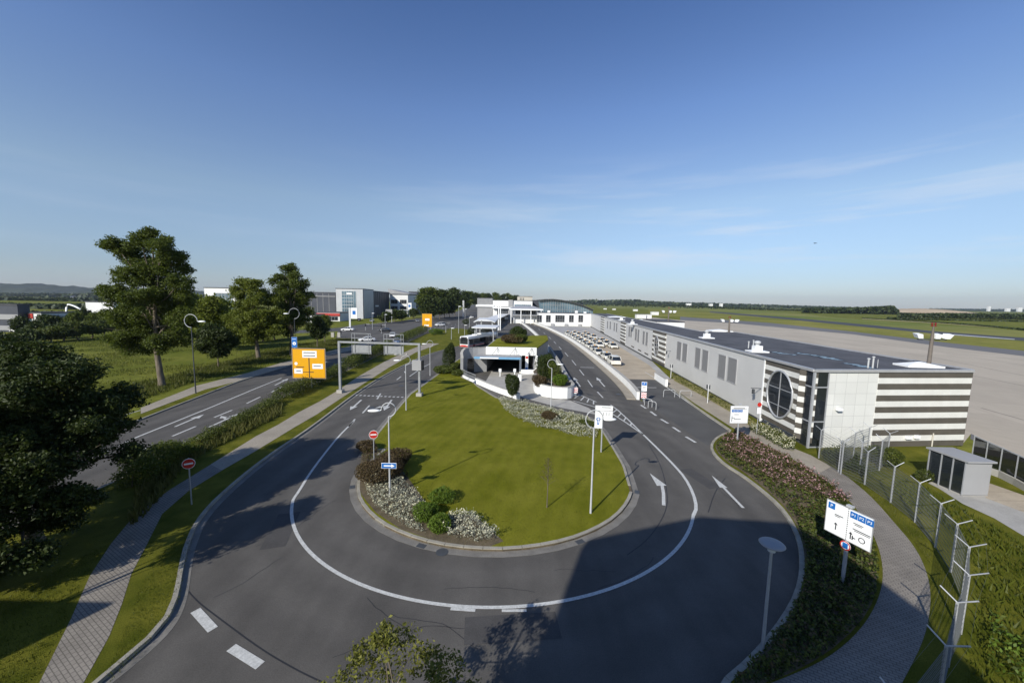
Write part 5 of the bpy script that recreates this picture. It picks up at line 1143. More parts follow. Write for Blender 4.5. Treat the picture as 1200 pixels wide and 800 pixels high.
# bird
p=D(955.5,285,120);t=thing('bird','small dark bird gliding in the sky on the right','bird',tuple(p),.3)
B().loft([[(x,y,z) for x,y,z in ((-.02,a,0),(0,a,.02*s_),(.02,a,0),(0,a,-.02*s_))] if False else [(s_*.09*math.cos(k*PI/3),a,s_*.09*math.sin(k*PI/3)) for k in range(6)] for a,s_ in ((-.5,.2),(-.25,.8),(.0,1.1),(.25,.9),(.42,.5),(.5,.1))],0,True).add([(0.02,.15,.03),(.55,.1,.16),(1.,-.12,.02),(.5,-.12,.12),(0.02,-.15,.03)],[(0,1,2,3,4)]).add([(-0.02,.15,.03),(-.55,.1,.16),(-1.,-.12,.02),(-.5,-.12,.12),(-0.02,-.15,.03)],[(4,3,2,1,0)]).obj('body','black',t)
# ================================================================== TREES
def tree(label,base,blobs,mat='leaf',leaf=.32,dens=1.,tr=.35,lean=None,cat='tree',name='tree',group=None,branch=True,z0=0,fork=.28,nsub=7):
    """blobs: list of (centre xyz, radius xyz) in world space."""
    t=thing(name,label,cat,(base[0],base[1],z0),0,group)
    top=max(blobs,key=lambda q:q[0][2]);bt=Vector((base[0],base[1],z0))
    cz=Vector((sum(q[0][0] for q in blobs)/len(blobs),sum(q[0][1] for q in blobs)/len(blobs),sum(q[0][2] for q in blobs)/len(blobs)))
    b=B();hgt=top[0][2]-z0;mid=bt.lerp(cz,.55);mid.z=z0+hgt*fork;tp=Vector(top[0])
    b.tube([bt+Vector((0,0,-.2)),bt.lerp(mid,.12)+Vector((0,0,.1)),bt.lerp(mid,.5),mid,mid.lerp(tp,.5)+Vector((.1,.1,0)),tp],[tr*1.45,tr*1.1,tr,tr*.82,tr*.45,tr*.1],9)
    if branch:
        for c,r in blobs:
            c=Vector(c);s_=mid.lerp(tp,random.uniform(0,.55));m=s_.lerp(c,.5)+Vector((0,0,-.05*(c-s_).length))
            b.tube([s_,m,c],[tr*.38,tr*.22,tr*.06],6)
            for _ in range(3):
                e=c+Vector((random.uniform(-1,1)*r[0],random.uniform(-1,1)*r[1],random.uniform(-.3,1)*r[2]))*.8;b.tube([m.lerp(c,.6),e],[tr*.12,tr*.03],4)
    b.obj('trunk','bark',t,world=True)
    pts=[];split=[]
    for c,r in blobs:
        split.append((c,tuple(q*.72 for q in r)))
        for _ in range(nsub):
            dd=RNG.normal(size=3);dd[2]*=.8;dd/=np.linalg.norm(dd);k_=random.uniform(.30,.5);split.append((tuple(c[i]+dd[i]*r[i]*(1.05-k_*.75) for i in range(3)),tuple(q*k_ for q in r)))
    for c,r in split:
        vol=r[0]*r[1]*r[2];area=(r[0]*r[1]+r[1]*r[2]+r[0]*r[2])/3
        # sub-clumps on the blob
        per=14;nc=max(6,int(dens*1.15*12.6*area/(leaf*leaf*.33)/per));cc=blob(c,(r[0]*.88,r[1]*.88,r[2]*.88),nc,.4)
        jit=RNG.normal(size=(nc*per,3))*np.array([1,1,.5])*leaf*1.05
        pts.append(np.repeat(cc,per,0)+jit)
    leaves('crown',np.concatenate(pts),leaf,mat,t,.6)
    return t
def pb(px,py,r,Y,dy=0,s=(1,1,.9)):
    p=D(px,py,Y+dy);k=(Y+dy)/450.;return ((p.x,p.y,p.z),(r*k*s[0],r*k*s[1],r*k*s[2]))
TY=50.4
b1_=[pb(165,282,17,TY),pb(140,288,15,TY,1),pb(133,285,9,TY,0),pb(187,290,19,TY,-1),pb(205,300,13,TY,1),pb(160,305,20,TY,2),pb(150,322,16,TY,-1),pb(200,318,20,TY,1),pb(212,330,13,TY,-1),pb(178,325,22,TY,0),pb(142,345,19,TY,0),pb(165,350,22,TY,-2),pb(200,350,22,TY,1),pb(216,350,12,TY,0),pb(135,368,14,TY,1),pb(152,378,22,TY,0),pb(182,378,24,TY,1),pb(208,375,18,TY,-1),pb(140,395,16,TY,-1),pb(165,400,18,TY,1),pb(195,400,18,TY,0),pb(214,395,12,TY,1),pb(150,412,9,TY,1),pb(178,265+8,9,TY,0)]
tree('tall old broadleaf tree with leaning forked trunk on the meadow edge at left',G(190,453),b1_,'leaf',.21,.85,.33,fork=.3)
TY=75
b2_=[pb(292,333,13,TY),pb(280,345,12,TY,1),pb(300,347,15,TY,-1),pb(318,352,12,TY,1),pb(286,362,16,TY,1),pb(305,368,16,TY,-1),pb(323,372,13,TY,0),pb(290,380,17,TY,0),pb(272,374,11,TY,1),pb(310,387,14,TY,1),pb(294,393,13,TY,-1),pb(276,390,12,TY,0),pb(325,388,10,TY,-1)]
tree('mid-green broadleaf tree with slightly leaning bare trunk, left of the pair by the road',G(303,420),b2_,'leaf2',.27,.85,.36,fork=.25)
TY=82
b3_=[pb(338,316,10,TY),pb(330,328,12,TY,1),pb(348,330,13,TY,-1),pb(338,342,15,TY,0),pb(355,348,12,TY,0),pb(327,350,12,TY,2),pb(345,360,17,TY,1),pb(360,365,8,TY,0),pb(330,368,13,TY,0),pb(350,376,13,TY,-1),pb(335,385,10,TY,0)]
tree('taller dark tree with upright crown, right of the pair by the road',G(342,417),b3_,'leaf',.29,.85,.42,fork=.25)
def simple(label,px,base,top,rpx,mat='leaf',leaf=.4,n=6,group=None,cat='tree',tr=.2,name='tree',z0=0,low=.25):
    p=G(px,base);Y=p.y;zt=D(px,top,Y).z;r=rpx*Y/450.;bl=[]
    zl=zt*low
    for k in range(n):
        f=k/(n-1) if n>1 else .5;rr=r*(.62+.3*math.sin(f*PI)) if n>2 else r
        a=random.uniform(0,2*PI);d=r*.38*(1-abs(f-.4));z=zl+rr*.7+(zt-zl-rr*1.4)*f
        bl.append(((p.x+math.cos(a)*d,p.y+math.sin(a)*d,z),(rr,rr,rr*.8)))
    return tree(label,(p.x,p.y),bl,mat,leaf,1.,tr,cat=cat,name=name,group=group,z0=z0,fork=.2)
simple('small round dark tree on the verge between the lamp and the leaning tree',256,430,380,19,'leafd',.28,7,tr=.12)
simple('dark small tree right of the yellow sign under the tall tree',372,407,370,10,'leafd',.3,6,tr=.14)
simple('small pale-green conical tree beside the red shop',381,401,368,8,'leaf',.3,6,tr=.12)
simple('wide bright tree behind the small round tree near the glass office',248,412,345,16,'leaf2',.5,8,tr=.2)
simple('tree crown behind the big tree on its right side',232,410,345,14,'leaf',.5,7,tr=.2)
for i,(a,b_,c_,r_,m) in enumerate(((265,404,352,13,'leaf'),(308,400,368,14,'leafd'),(322,398,372,10,'leaf'),(338,396,370,10,'leafd'),(290,402,370,12,'leaf'),(240,405,372,12,'leafd'))):
    simple('%s background tree %s'%(('dark','pale','low','bushy','rounded','dense')[i],('left of the glass office','between the two roadside trunks','under the tall roadside tree','behind the tall dark lamp','directly behind the leaning roadside tree','right of the big tree trunk')[i]),a,b_,c_,r_,m,.55,5)
# hedge and bushes at far left behind the meadow
for i,(a,b_,c_,r_,m) in enumerate(((60,401,383,12,'leafh'),(75,399,381,12,'leafd'),(92,398,378,12,'leafh'),(108,396,376,11,'leafh'),(122,394,374,12,'leafd'),(5,404,394,12,'leafd'),(28,403,388,11,'leafd'),(48,398,376,8,'leafd'),(25,392,371,7,'leafd'),(57,390,368,8,'leafd'),(72,384,366,8,'leafd'),(86,388,366,8,'leaf'),(100,386,363,7,'leafd'),(116,388,366,8,'leaf'),(64,388,370,7,'leafd'))):
    simple('%s shrub or small tree behind the meadow, %s'%(('dark','mid-green','dense','rounded','loose')[i%5],('below the white hall','left of the arched canopy','under the arched canopy','by the white hall wall','next to the big tree','at the picture edge','in front of the parked vans','right of the red-panelled house','left of the red-panelled house','between house and canopy','in the gap by the canopy','in front of the canopy post','behind the canopy arch','near the white hall windows','beyond the hedge gap')[i]),a,b_,c_,r_,m,.5,4,'shrubs behind the meadow','shrub')
# far tree groups
for i,(a,b_,c_,r_,m) in enumerate(((497,374,337.5,9,'leaf'),(509,373,337,10,'leaf'),(521,372,338,10,'leafd'),(533,370,337.5,9,'leafd'),(543,367,341,7,'leafd'),(503,376,348,8,'leafd'),(515,374,350,9,'leafd'),(527,372,349,9,'leafd'),(550,364,341.5,6,'leaf'),(557,363,343,6,'leafd'),(565,362,343,6,'leaf'),(573,362,344,5,'leafd'),(581,361,343,6,'leaf'),(589,361,344.5,5,'leafd'),(596,361,344,5,'leaf'),(604,361,345.5,4,'leafd'))):
    simple('%s tree in the far row along the main road, %s from the left'%(('tall green','broad','dark','dense','dark rounded','lower','bushy','shaded','pale','small dark','light green','narrow','rounded green','slim dark','small pale','last small')[i],ordn[i] if i<11 else ('twelfth','thirteenth','fourteenth','fifteenth','sixteenth')[i-11]),a,b_,c_,r_,m,1.1 if i<8 else 1.5,5,'far row of trees')
for i,(a,b_,c_,r_) in enumerate(((462,377,363,7),(471,376,364,6),(452,379,366,5),(485,373,362,6))): simple(('dark shrub left of the advertising totem','dark shrub behind the advertising totem','dark shrub behind the grey board','dark bush right of the white office')[i],a,b_,c_,r_,'leafd',.8,3,'shrubs near the white office','shrub')
# near dark tree at left
def nb(x,y,z,r): return ((x,y,z),(r,r,r*.85))
nbs=[nb(-23.2,17.6,8.0,2.2),nb(-21.2,17.6,7.6,1.8),nb(-25.5,19,7.6,2.1),nb(-20.3,17.4,6.2,1.7),nb(-22.5,15.8,6.6,2.0),nb(-24.6,16.4,6.3,2.3),nb(-21.6,18.9,6.2,2.1),nb(-26.8,18,6.0,2.3),nb(-19.9,17.,4.7,1.5),nb(-21.3,15.2,4.8,1.9),nb(-23.5,14.6,4.6,2.1),nb(-26,15.5,4.6,2.4),nb(-22.5,19.6,4.6,2.),nb(-20.1,15.6,3.3,1.4),nb(-21.8,14.2,2.9,1.7),nb(-24,13.6,2.8,1.9),nb(-19.9,18.2,5.4,1.1),nb(-24.2,18.6,8.9,1.2),nb(-19.3,16.4,2.9,.9),nb(-26,19.5,3.4,2.2),nb(-20.6,13.6,1.9,1.3),nb(-22.6,13,1.7,1.5),nb(-19.2,14.2,1.6,.9),nb(-24.6,12.8,1.8,1.6),nb(-20.8,16.8,1.9,1.3),nb(-18.9,18.2,4.2,.8),nb(-21,16.8,5.4,1.3),nb(-23.1,14.1,7.2,1.2)]
tree('large dark broadleaf tree filling the left edge beside the main road',(-22.8,17.4),nbs,'leafd',.135,.72,.26,z0=.12,fork=.25)
# tree below the camera: sparse pale leaves, visible twigs
fb=[((-2.95,8.4,4.0),(.3,.3,.35)),((-2.35,8.4,3.5),(.7,.7,.55)),((-3.4,8.2,3.35),(.6,.6,.45)),((-1.5,8.1,3.35),(.5,.5,.4)),((-4.1,7.9,2.9),(.6,.6,.35)),((-.95,7.9,3.15),(.35,.35,.4)),((-2.6,7.7,2.9),(1.1,1.,.6)),((-1.4,7.5,2.6),(.8,.8,.5)),((-4.,7.3,2.3),(.8,.8,.5))]
t=tree('pale-leaved young tree rising at the bottom edge in front of the viewpoint',(-2.3,7.4),fb,'leafy',.085,.20,.06,fork=.4,nsub=5)
rb_=[((-5.0,2.5,6.9),(1.2,1.1,1.)),((-4.0,2.8,6.7),(1.1,1.,.9)),((-5.8,1.9,6.5),(1.,1.,1.)),((-4.4,2.2,7.6),(.6,.6,.6)),((-3.2,2.4,6.9),(.9,.9,.7)),((-5.,1.8,5.8),(1.5,1.2,1.)),((-3.9,1.5,7.6),(.6,.6,.6))]
tree('leafy tree close below the viewpoint whose shadow falls on the road',(-4.8,1.6),rb_,'leaf2',.13,.8,.14,fork=.3)
tree('slim unseen tree added outside the left edge to shade the road',(-20,9.2),[nb(-19.3,10.9,6.4,1.5),nb(-20.2,10.5,7.2,1.6),nb(-21,10.0,6.2,1.6),nb(-19.8,9.9,5.4,1.1)],'leafd',.16,.7,.14,z0=.12)  # out-of-view tree, added to widen the tree shadow on the left road
# bare sapling on lawn
t=thing('sapling','thin almost leafless sapling on the roundabout lawn','sapling',(2.2,21.25,.13));b=B();b.tube([(0,0,0),(0.02,0,1.3),(0,.02,3.)],[.035,.028,.01],6)
tips=[]
for k in range(26):
    z=1.35+k*.06;a=k*2.4;l=.5*(1-(k/34));e=(math.cos(a)*l,math.sin(a)*l,z+l*.75);b.tube([(0,0,z),e],[.01,.004],4);tips+=[e,(e[0]*.7,e[1]*.7,z+l*.5)]
b.obj('trunk','bark',t);tp=np.repeat(np.array(tips),7,0)+RNG.normal(size=(len(tips)*7,3))*.09;leaves('foliage',tp,.05,'leafr',t,world=False)
# topiary and conifers
def bush(name,label,loc,r,h,mat,leaf=.1,n=2500,group=None,trunk=0.,cone=0,cat='shrub',mats=None,frac=0):
    t=thing(name,label,cat,(loc[0],loc[1],loc[2] if len(loc)>2 else .12),random.uniform(0,6),group)
    c=blob((0,0,trunk+h*.5),(r,r,h*.5),n,.6,5)
    if cone: k=(c[:,2]-trunk)/h;c[:,:2]*=(1.15-cone*k)[:,None]
    c[:,2]=np.maximum(c[:,2],.03)
    mi=(RNG.random(len(c))<frac).astype(int) if mats else None
    leaves('foliage',c,leaf,mat,t,world=False,mats=mats,midx=mi)
    b=B();b.tube([(0,0,0),(0,0,trunk+h*.5)],[max(.03,r*.07),.02],6);
    for k in range(4): a=k*1.7;b.tube([(0,0,trunk+h*.15),(math.cos(a)*r*.6,math.sin(a)*r*.6,trunk+h*.55)],[.02,.008],4)
    b.obj('stem','bark',t);return t
p=G(600,471,.1);bush('topiary_tree','clipped egg-shaped dark topiary tree at the white garden wall',(p.x,p.y,.12),.98,3.0,'leafd',.13,6500,trunk=.75)
p=G(527,433,.1);bush('topiary_tree','tall dark columnar topiary where the lawn meets the bus road',(p.x,p.y,.12),.95,4.9,'leafd',.16,7000,trunk=.1,cone=.15)
for i,(a,b_,r,h,m,l) in enumerate(((636,447,.9,4.0,'leafd','dark conifer left in the raised planter'),(643,447,.8,3.6,'leafd','dark conifer in the middle of the raised planter'),(650,449,.95,2.9,'leafh','yellow-green shrub at the right of the raised planter'),(657,452,.8,1.5,'leafg','bright green bush in the right corner of the raised planter'),(633,452,1.,1.6,'leafr','reddish-brown shrub at the left front of the raised planter'),(640,441,1.1,3.9,'leafd','dark conifer at the back of the raised planter'))):
    p=G(a,b_,1.08);bush('planter_shrub',l,(p.x,p.y,1.08),r,h,m,.15,3000)
for i,(a,b_,r,h,m,l) in enumerate(((600,402,2.2,1.7,'leafr','broad purple-brown bush on the grass roof'),(609,402,1.7,1.9,'leafh','olive bush beside the purple one on the grass roof'),(606,394,1.6,2.2,'leafd','dark shrub at the back corner of the grass roof'))):
    p=G(a,b_,4.2);bush('roof_shrub',l,(p.x,p.y,4.2),r,h,m,.22,3500)
p=G(518,437,.1)
for a,b_,r,h,m,l in ((519,437,1.6,1.3,'leafh','loose green shrub left of the columnar topiary'),(536,440,1.2,1.,'leafh','low green shrub right of the columnar topiary'),(535,434,1.1,1.4,'leafh','rounded shrub against the curved retaining wall'),(510,392,2.2,2.2,'leafg','bright shrub at the end of the clipped hedge'),(514,391,1.8,1.8,'leafg','pale shrub beside the crossing'),(553,393,1.5,2.6,'leafd','small dark tree-shaped shrub left of the bus canopy'),(546,380,2.,3.,'leafd','dark shrub on the far lawn'),(615,392,1.,2.,'leafd','small dark shrub against the zigzag wall')):
    p=G(a,b_,.1);bush('shrub',l,(p.x,p.y,.1),r,h,m,.2,2200)
# island shrubs
IS=((447,560,1.5,1.45,'leafr','large reddish-brown shrub in the left island bed'),(431,527,.75,.75,'leafr','small brownish shrub at the left tip of the bed'),(515,588,.62,.85,'leafg','upper bright green bush among the silver shrubs'),(501,606,.72,.75,'leafg','middle bright green bush among the silver shrubs'),(515,619,.68,.75,'leafg','lowest bright green bush by the kerb'),(644,492,1.0,.9,'leafr','dark red-brown bush in the silver planting along the driveway'),(688,499,.8,.5,'leafh','small green bush near the direction sign'),(464,546,1.1,1.2,'leafr','second reddish shrub close behind the lamp pole'))
for a,b_,r,h,m,l in IS: p=G(a,b_,.13);bush('shrub',l,(p.x,p.y,.13),r,h,m,.10 if m!='leafg' else .08,int(3800*r*r)+1500)
def bedcover(name,poly_px,z,density,h,leaf,mats,frac,amp=1.,sc_=1.2,label=None,world_poly=None,thresh=-.9):
    poly=world_poly or GP(poly_px,z);A=abs(sum(poly[i][0]*poly[(i+1)%len(poly)][1]-poly[(i+1)%len(poly)][0]*poly[i][1] for i in range(len(poly))))/2
    q=scatter(poly,int(A*density));v=vnoise(q,sc_,3);v2=vnoise(q,sc_*2.7,8);hh=h*(.55+.45*v+.3*v2)*amp;keep=(v+.4*v2)>thresh;q=q[keep];hh=hh[keep]
    hh=np.maximum(hh,.06);u=RNG.random(len(q))**.45;c=np.column_stack([q[:,0],q[:,1],z+hh*u])
    mi=((RNG.random(len(c))<frac)&(u>.75)).astype(int)
    o=leaves(name,c,leaf,None,None,.6,mats=mats,midx=mi,up=.3);struct(o,'stuff');return o
S1=[(424,560),(432,548),(455,552),(470,566),(488,580),(500,596),(486,606),(470,604),(448,592),(430,578)]
bedcover('silver_shrubs',S1,.13,330,.75,.085,['leafs','leafw'],.5,sc_=2.2)
bedcover('silver_shrubs',[(430,578),(448,590),(470,600),(490,612),(500,626),(480,620),(455,606),(438,593)],.13,360,.55,.08,['leafs','leafw'],.5,sc_=2.5)
bedcover('silver_shrubs',[(520,612),(535,602),(556,606),(572,618),(586,632),(574,637),(550,636),(528,632),(518,625)],.13,420,.85,.08,['leafs','leafw'],.6,sc_=2.2)
bedcover('low_shrubs',[(420,560),(426,530),(436,526),(470,545),(480,560),(450,566),(430,566)],.13,260,.6,.09,['leafr','leafh'],.4,sc_=2.)
sheet('planting_bed',GP([(419,566),(424,532),(436,524),(470,548),(500,590),(520,604),(555,602),(590,634),(572,641),(520,637),(470,620),(440,600),(424,580)],.13),.139,'soil')
S2=[(583,467),(598,470),(617,472),(650,481),(688,490),(702,503),(699,514),(680,512),(655,507),(625,500),(604,490),(590,480)]
bedcover('silver_shrubs',S2,.13,200,.7,.10,['leafs','leafw'],.4,sc_=1.5)
# rose bed on the right
bedcover('rose_bed_foliage',None,.131,200,.6,.13,['leafh','leafr'],.35,sc_=1.9,world_poly=bed,thresh=-.25)
up=[(862,508),(880,516),(912,533),(950,554),(985,576),(1000,592),(975,590),(935,577),(906,568),(880,548),(850,531),(846,516)]
bedcover('rose_bed_flowers',up,.131,230,.8,.10,['leafr','leafp'],.55,sc_=1.9,thresh=-.35)
lowb=[(930,600),(985,582),(1010,612),(1026,640),(1030,668),(1026,700),(1006,733),(966,768),(909,797),(852,810),(886,773),(920,731),(941,691),(944,650),(937,621)]
bedcover('low_ground_cover',lowb,.131,300,.4,.11,['leafd','leafh'],.4,sc_=1.5,thresh=-.85)
hb_=GP([(880,500),(893,502),(915,513),(932,523),(930,530),(915,526),(893,513),(877,505)],.13)
bedcover('cream_rose_hedge',None,.13,520,.95,.09,['leafh','leafw'],.55,sc_=1.8,world_poly=hb_)
bedcover('fence_hedge',[(962,532),(985,530),(1014,545),(1018,556),(1012,562),(990,552),(966,541)],.13,420,1.0,.11,['leafd','leafh'],.3,sc_=1.6)
# facade grass strip
sheet('verge',GP([(787,437),(854,471),(888,497),(880,500),(858,484),(820,462),(790,446)],.13),.138,'dry')
o=bedcover('facade_grass',[(787,437),(854,471),(888,497),(878,499),(858,484),(820,462),(790,446)],.14,60,.3,.12,['bladeg','blade'],.4,sc_=1.)
sheet('verge',GP([(955,536),(985,545),(1020,566),(1050,590),(1075,613),(1093,650),(1090,660),(1066,628),(1045,606),(1018,577),(985,552)],.13),.139,'verge')
# clipped hedge and wild verge growth between the roads
def hedge(name,label,px,w_,h,mat,leaf,n,z=.12,loose=.12):
    P=resample(GP(px,z),.5);P=[np.array(p) for p in P];c=[]
    t=thing(name,label,'hedge',(P[0][0],P[0][1],z));k=len(P);idx=RNG.integers(0,k,n);base=np.array(P)[idx]+RNG.normal(size=(n,2))*.2
    d=np.array(P[-1])-np.array(P[0]);d/=np.linalg.norm(d);q=np.array([-d[1],d[0]])
    hv=h*(1+loose*vnoise(base,1.1,2)*1.6);a=RNG.random(n)*PI;rr=RNG.random(n)**.35
    off=np.cos(a)*rr*w_/2;zz=np.abs(np.sin(a))**.6*rr*hv
    c=np.column_stack([base[:,0]+q[0]*off,base[:,1]+q[1]*off,z+zz]);leaves('foliage',c,leaf,mat,t);b=B()
    for i in range(0,k,4): b.tube([(P[i][0],P[i][1],z),(P[i][0]+.1,P[i][1],z+h*.6)],.03,5)
    b.obj('stem','bark',t,world=True)
hedge('clipped_hedge','neatly clipped dark hedge between carriageways leading to the distant yellow sign',[(468,402),(480,396),(497,388)],3.4,2.4,'leafh',.22,9000,loose=.03)
hedge('clipped_hedge','hedge section seen beneath the gantry boards',[(408,433),(425,422),(445,414),(456,408)],2.6,2.1,'leafh',.2,12000,loose=.1)
hedge('wild_hedge','loose hedge behind the large yellow sign',[(330,468),(352,459),(378,447),(400,437)],2.0,1.4,'leafh',.15,12000,loose=.3)
hedge('wild_hedge','low overgrown strip with dry grass along the road towards the dark tree',[(232,521),(262,506),(295,488),(325,472)],1.5,.8,'leafh',.12,9000,loose=.5)
hedge('wild_hedge','broad feathery shrub strip beside the shaded no entry sign',[(155,570),(170,560),(190,547),(215,532)],2.0,1.3,'leaf',.13,9000,loose=.4)
def blades(name,poly_px,z,density,size,mat,world_poly=None,thresh=-2,sc_=.5,jit=0):
    poly=world_poly or GP(poly_px,z);A=abs(sum(poly[i][0]*poly[(i+1)%len(poly)][1]-poly[(i+1)%len(poly)][0]*poly[i][1] for i in range(len(poly))))/2
    q=scatter(poly,int(A*density));v=vnoise(q,sc_,5);q=q[v>thresh];c=np.column_stack([q[:,0],q[:,1],np.full(len(q),z)])
    struct(leaves(name,c,size,mat,None,.22,tilt='up'),'stuff')
blades('dry_grass',[(215,550),(240,531),(330,487),(330,472),(270,500),(215,531),(160,575),(150,620),(175,600)],.12,60,.5,'blade')
blades('meadow_grass',[(150,474),(230,447),(300,428),(430,398),(395,397),(330,408),(240,430),(150,452)],.0,16,.42,'blade')
blades('meadow_grass',[(150,474),(230,447),(300,428),(430,398),(395,397),(330,408),(240,430),(150,452)],.0,16,.42,'bladeg')
blades('meadow_grass',None,.0,11,.30,'bladeg',world_poly=[(-130,110),(-42,110),(-43,60),(-42,34),(-75,40),(-110,70)],thresh=-.1,sc_=.12)
blades('meadow_grass',None,.0,2.2,.32,'blade',world_poly=[(-130,110),(-42,110),(-43,60),(-42,34),(-75,40),(-110,70)],thresh=.15,sc_=.17)
blades('lawn_grass',None,.135,170,.05,'bladeg',world_poly=offset(isl,.25),thresh=-3)
blades('verge_grass',[(100,830),(165,762),(198,726),(211,700),(217,664),(225,635),(215,622),(184,655),(163,690),(146,740),(130,775)],.12,260,.07,'bladeg')
blades('verge_grass',[(0,830),(26,830),(80,725),(102,675),(127,637),(60,670),(-60,740)],.12,200,.09,'bladeg')
blades('fence_grass',None,.12,42,.28,'bladeg',world_poly=GP([(1042,572),(1060,560),(1088,573),(1128,598),(1165,616),(1200,640),(1300,720),(1250,830),(1125,830),(1142,720),(1145,690),(1138,650),(1122,628),(1100,612),(1075,600)],.12))
bedcover('fence_scrub',None,.12,120,.75,.12,['leafg','leafh'],.5,sc_=.8,world_poly=[(15.8,11.5),(19,14),(24,14),(24,8),(14,7),(11,8)],thresh=-.1)
blades('verge_grass',[(955,536),(985,545),(1020,566),(1050,590),(1075,613),(1093,650),(1090,660),(1066,628),(1045,606),(1018,577),(985,552)],.14,150,.09,'blade')
p=G(1082,563,.12);bush('shrub','round green shrub between white wall and glazed shelter',(p.x,p.y,.12),.55,.75,'leafh',.08,1800)
bush('shrub','grey-green shrub spilling over the fence by the white wall',tuple(G(1036,545,.12)),1.1,1.5,'leafh',.11,4000)
# ================================================================== FAR TERRAIN
def ridge(name,px,Y,depth,mat,kind,rough=3.,seg=None,base=-2.,bump=1.,yfun=None):
    xs=np.linspace(px[0][0],px[-1][0],seg or 90);tops=np.interp(xs,[a for a,_ in px],[b_ for _,b_ in px]);rows=9;vs=[];fs=[]
    for i,(x,yt) in enumerate(zip(xs,tops)):
        yy=Y if yfun is None else yfun(x);p=D(float(x),float(yt),float(yy))
        for j in range(rows):
            f=j/(rows-1);prof=math.sin(f*PI)**.55
            hz=max(0,p.z)*prof+ (rough*(math.sin(i*1.7+j*2.3)+math.sin(i*.61+j*1.1)+random.uniform(-1,1)*bump) if 0<f<1 else 0)
            vs.append((p.x+random.uniform(-1,1)*rough,p.y+(f-.5)*depth,base+max(0,hz)))
    n=len(xs)
    for i in range(n-1):
        for j in range(rows-1): a=i*rows+j;fs.append((a,a+rows,a+rows+1,a+1))
    b=B();b.add(vs,fs,0,True);return struct(b.obj(name,mat),kind)
ridge('hills',[(-300,331),(-60,335),(0,334),(25,333.5),(60,335),(90,337.5),(125,339),(180,340.5),(260,343),(340,346),(480,350),(520,352)],3000,900,'hill','structure',7,260)
def forest(px,Y,depth,n,leaf,mats=('leafw1','leafw2'),base=0,yfun=None,rough=.12):
    xs=[a for a,_ in px];u=RNG.uniform(xs[0],xs[-1],n);top=np.interp(u,xs,[b_ for _,b_ in px]);Yv=np.full(n,float(Y)) if yfun is None else yfun(u);Yv=Yv+RNG.uniform(-.5,.5,n)*depth
    cs=[]
    for i in range(n):
        p=D(float(u[i]),float(top[i]),float(Yv[i]));ww=1-rough*abs(math.sin(p.x/(leaf*3.1))+.6*math.sin(p.x/(leaf*1.3)+p.y))
        cs.append((p.x,p.y,max(leaf*.3,p.z*ww)*RNG.random()**.45))
    return struct(leaves('woodland',cs,leaf,None,None,.9,mats=list(mats),midx=(RNG.random(n)<.4).astype(int)),'stuff')
forest([(-150,346),(0,346),(30,349),(50,345),(80,346),(110,344.5),(150,346),(240,347),(300,348.5)],1500,300,5000,16)
forest([(-150,351),(0,352),(20,354),(60,351),(100,350),(140,351),(235,352)],700,160,5000,7)
forest([(-150,357),(0,357),(20,361),(40,359),(70,359),(95,357),(130,359),(235,357)],340,90,6000,3.6)
forest([(-150,366),(0,366),(20,371),(40,374),(60,370),(80,367),(100,371),(125,366),(150,368)],215,40,5000,2.2)
forest([(-150,386),(0,388),(40,391),(90,385),(130,382),(235,380),(330,378)],142,14,6000,1.3,('leafh','leafd'))
forest([(655,353.3),(690,351.8),(720,352),(742,351.2),(770,353.8),(830,355.6),(880,357),(940,359),(980,360.3),(1040,361.5)],2600,400,6000,17)
forest([(940,361.5),(1010,360.4),(1030,359.4),(1047,358.4),(1053,364)],800,120,5000,5)
forest([(1052,367),(1075,367.5),(1100,366.8),(1150,367.3),(1200,368),(1320,370)],520,60,7000,2.6)
forest([(1040,372),(1100,374),(1200,379),(1320,388)],420,16,5000,2.0)
ridge('hills',[(1036,367),(1050,362.6),(1062,361.0),(1080,360.6),(1098,361.5),(1118,364),(1150,368.5)],1000,160,'sand','structure',.4,60)
forest([(1090,362.6),(1150,362.9),(1200,363.4),(1330,366)],4200,400,4000,26)
forest([(1010,374),(1075,376.5),(1130,380.3),(1200,385.5),(1310,395)],0,8,5000,1.3,yfun=lambda x:np.interp(x,[1010,1200,1310],[440,235,190]))
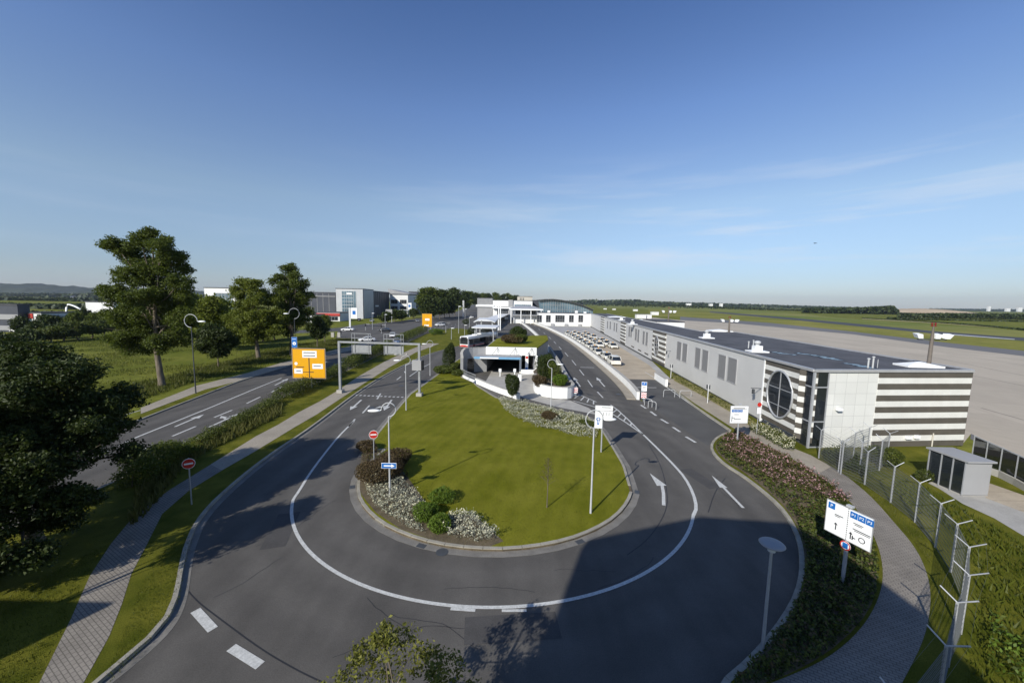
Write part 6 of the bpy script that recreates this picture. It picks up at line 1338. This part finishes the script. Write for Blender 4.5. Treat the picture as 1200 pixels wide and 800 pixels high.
forest([(700,355.3),(790,356.8),(860,359.8),(960,363.8),(1040,367.2),(1110,371)],0,14,5000,4,yfun=lambda x:np.interp(x,[700,1110],[1500,800]))
# white cooling towers / blocks on the skyline, airfield boards and small vehicles
for i,(a,b_,w_,Y) in enumerate(((1159,358.8,22,3900),(1181,361,40,3900),(1195,360.2,40,3900),(845,355.5,14,2300),(833,356,18,2300),(807,355.5,26,2300))):
    p=D(a,b_,Y);t=thing('distant_block','pale building on the far right skyline, '+('tallest and slimmest beside two blocks','middle block of three','rightmost block of three','slim tower above the airfield wood','small cube left of the slim tower','low white hall above the airfield wood')[i],'building',(p.x,Y,0),0,'distant pale buildings')
    B().prism([(-w_/2,-8),(w_/2,-8),(w_/2,8),(-w_/2,8)],0,p.z).obj('wall','bwhite',t);B().box((0,0,p.z+.5),(w_+1,17,1)).obj('roof','bgrey',t)
for i,(a,b_,wd,hh) in enumerate(((709,360.5,3,2),(719.5,361,3,2),(744.5,362.5,3.5,3),(767,367,4,3.5),(757,371,4,3.2),(750.5,371,4,3.2))):
    p=G(a,b_+2);t=thing('airfield_hut','small white hut on the airfield grass, '+('farthest left','second from left','standing alone in the grass','right of the twin huts by the apron','right twin beside the apron','left twin beside the apron')[i],'hut',(p.x,p.y,0),0,'airfield huts')
    B().prism([(-wd/2*2,-2),(wd/2*2,-2),(wd,2),(-wd,2)],0,hh).obj('wall','bwhite',t);B().box((0,0,hh+.15),(wd*2+.4,4.4,.3)).obj('roof','bgrey',t)
for i,x in enumerate((938,953,969,985)):
    pass
# ================================================================== HAZE
hz=B();hz.box((750,4300,120),(16200,9800,243));hm=bpy.data.materials.new('haze_air');hm.use_nodes=True;n_=hm.node_tree;n_.nodes.remove(n_.nodes['Principled BSDF'])
pv_=nd(n_,'ShaderNodeVolumePrincipled');pv_.inputs['Color'].default_value=(.72,.82,.95,1);pv_.inputs['Density'].default_value=.00006;pv_.inputs['Anisotropy'].default_value=.2
n_.links.new(pv_.outputs[0],n_.nodes['Material Output'].inputs['Volume']);MT['haze']=hm
HAZE=True
if HAZE: struct(hz.obj('haze','haze'),'stuff')
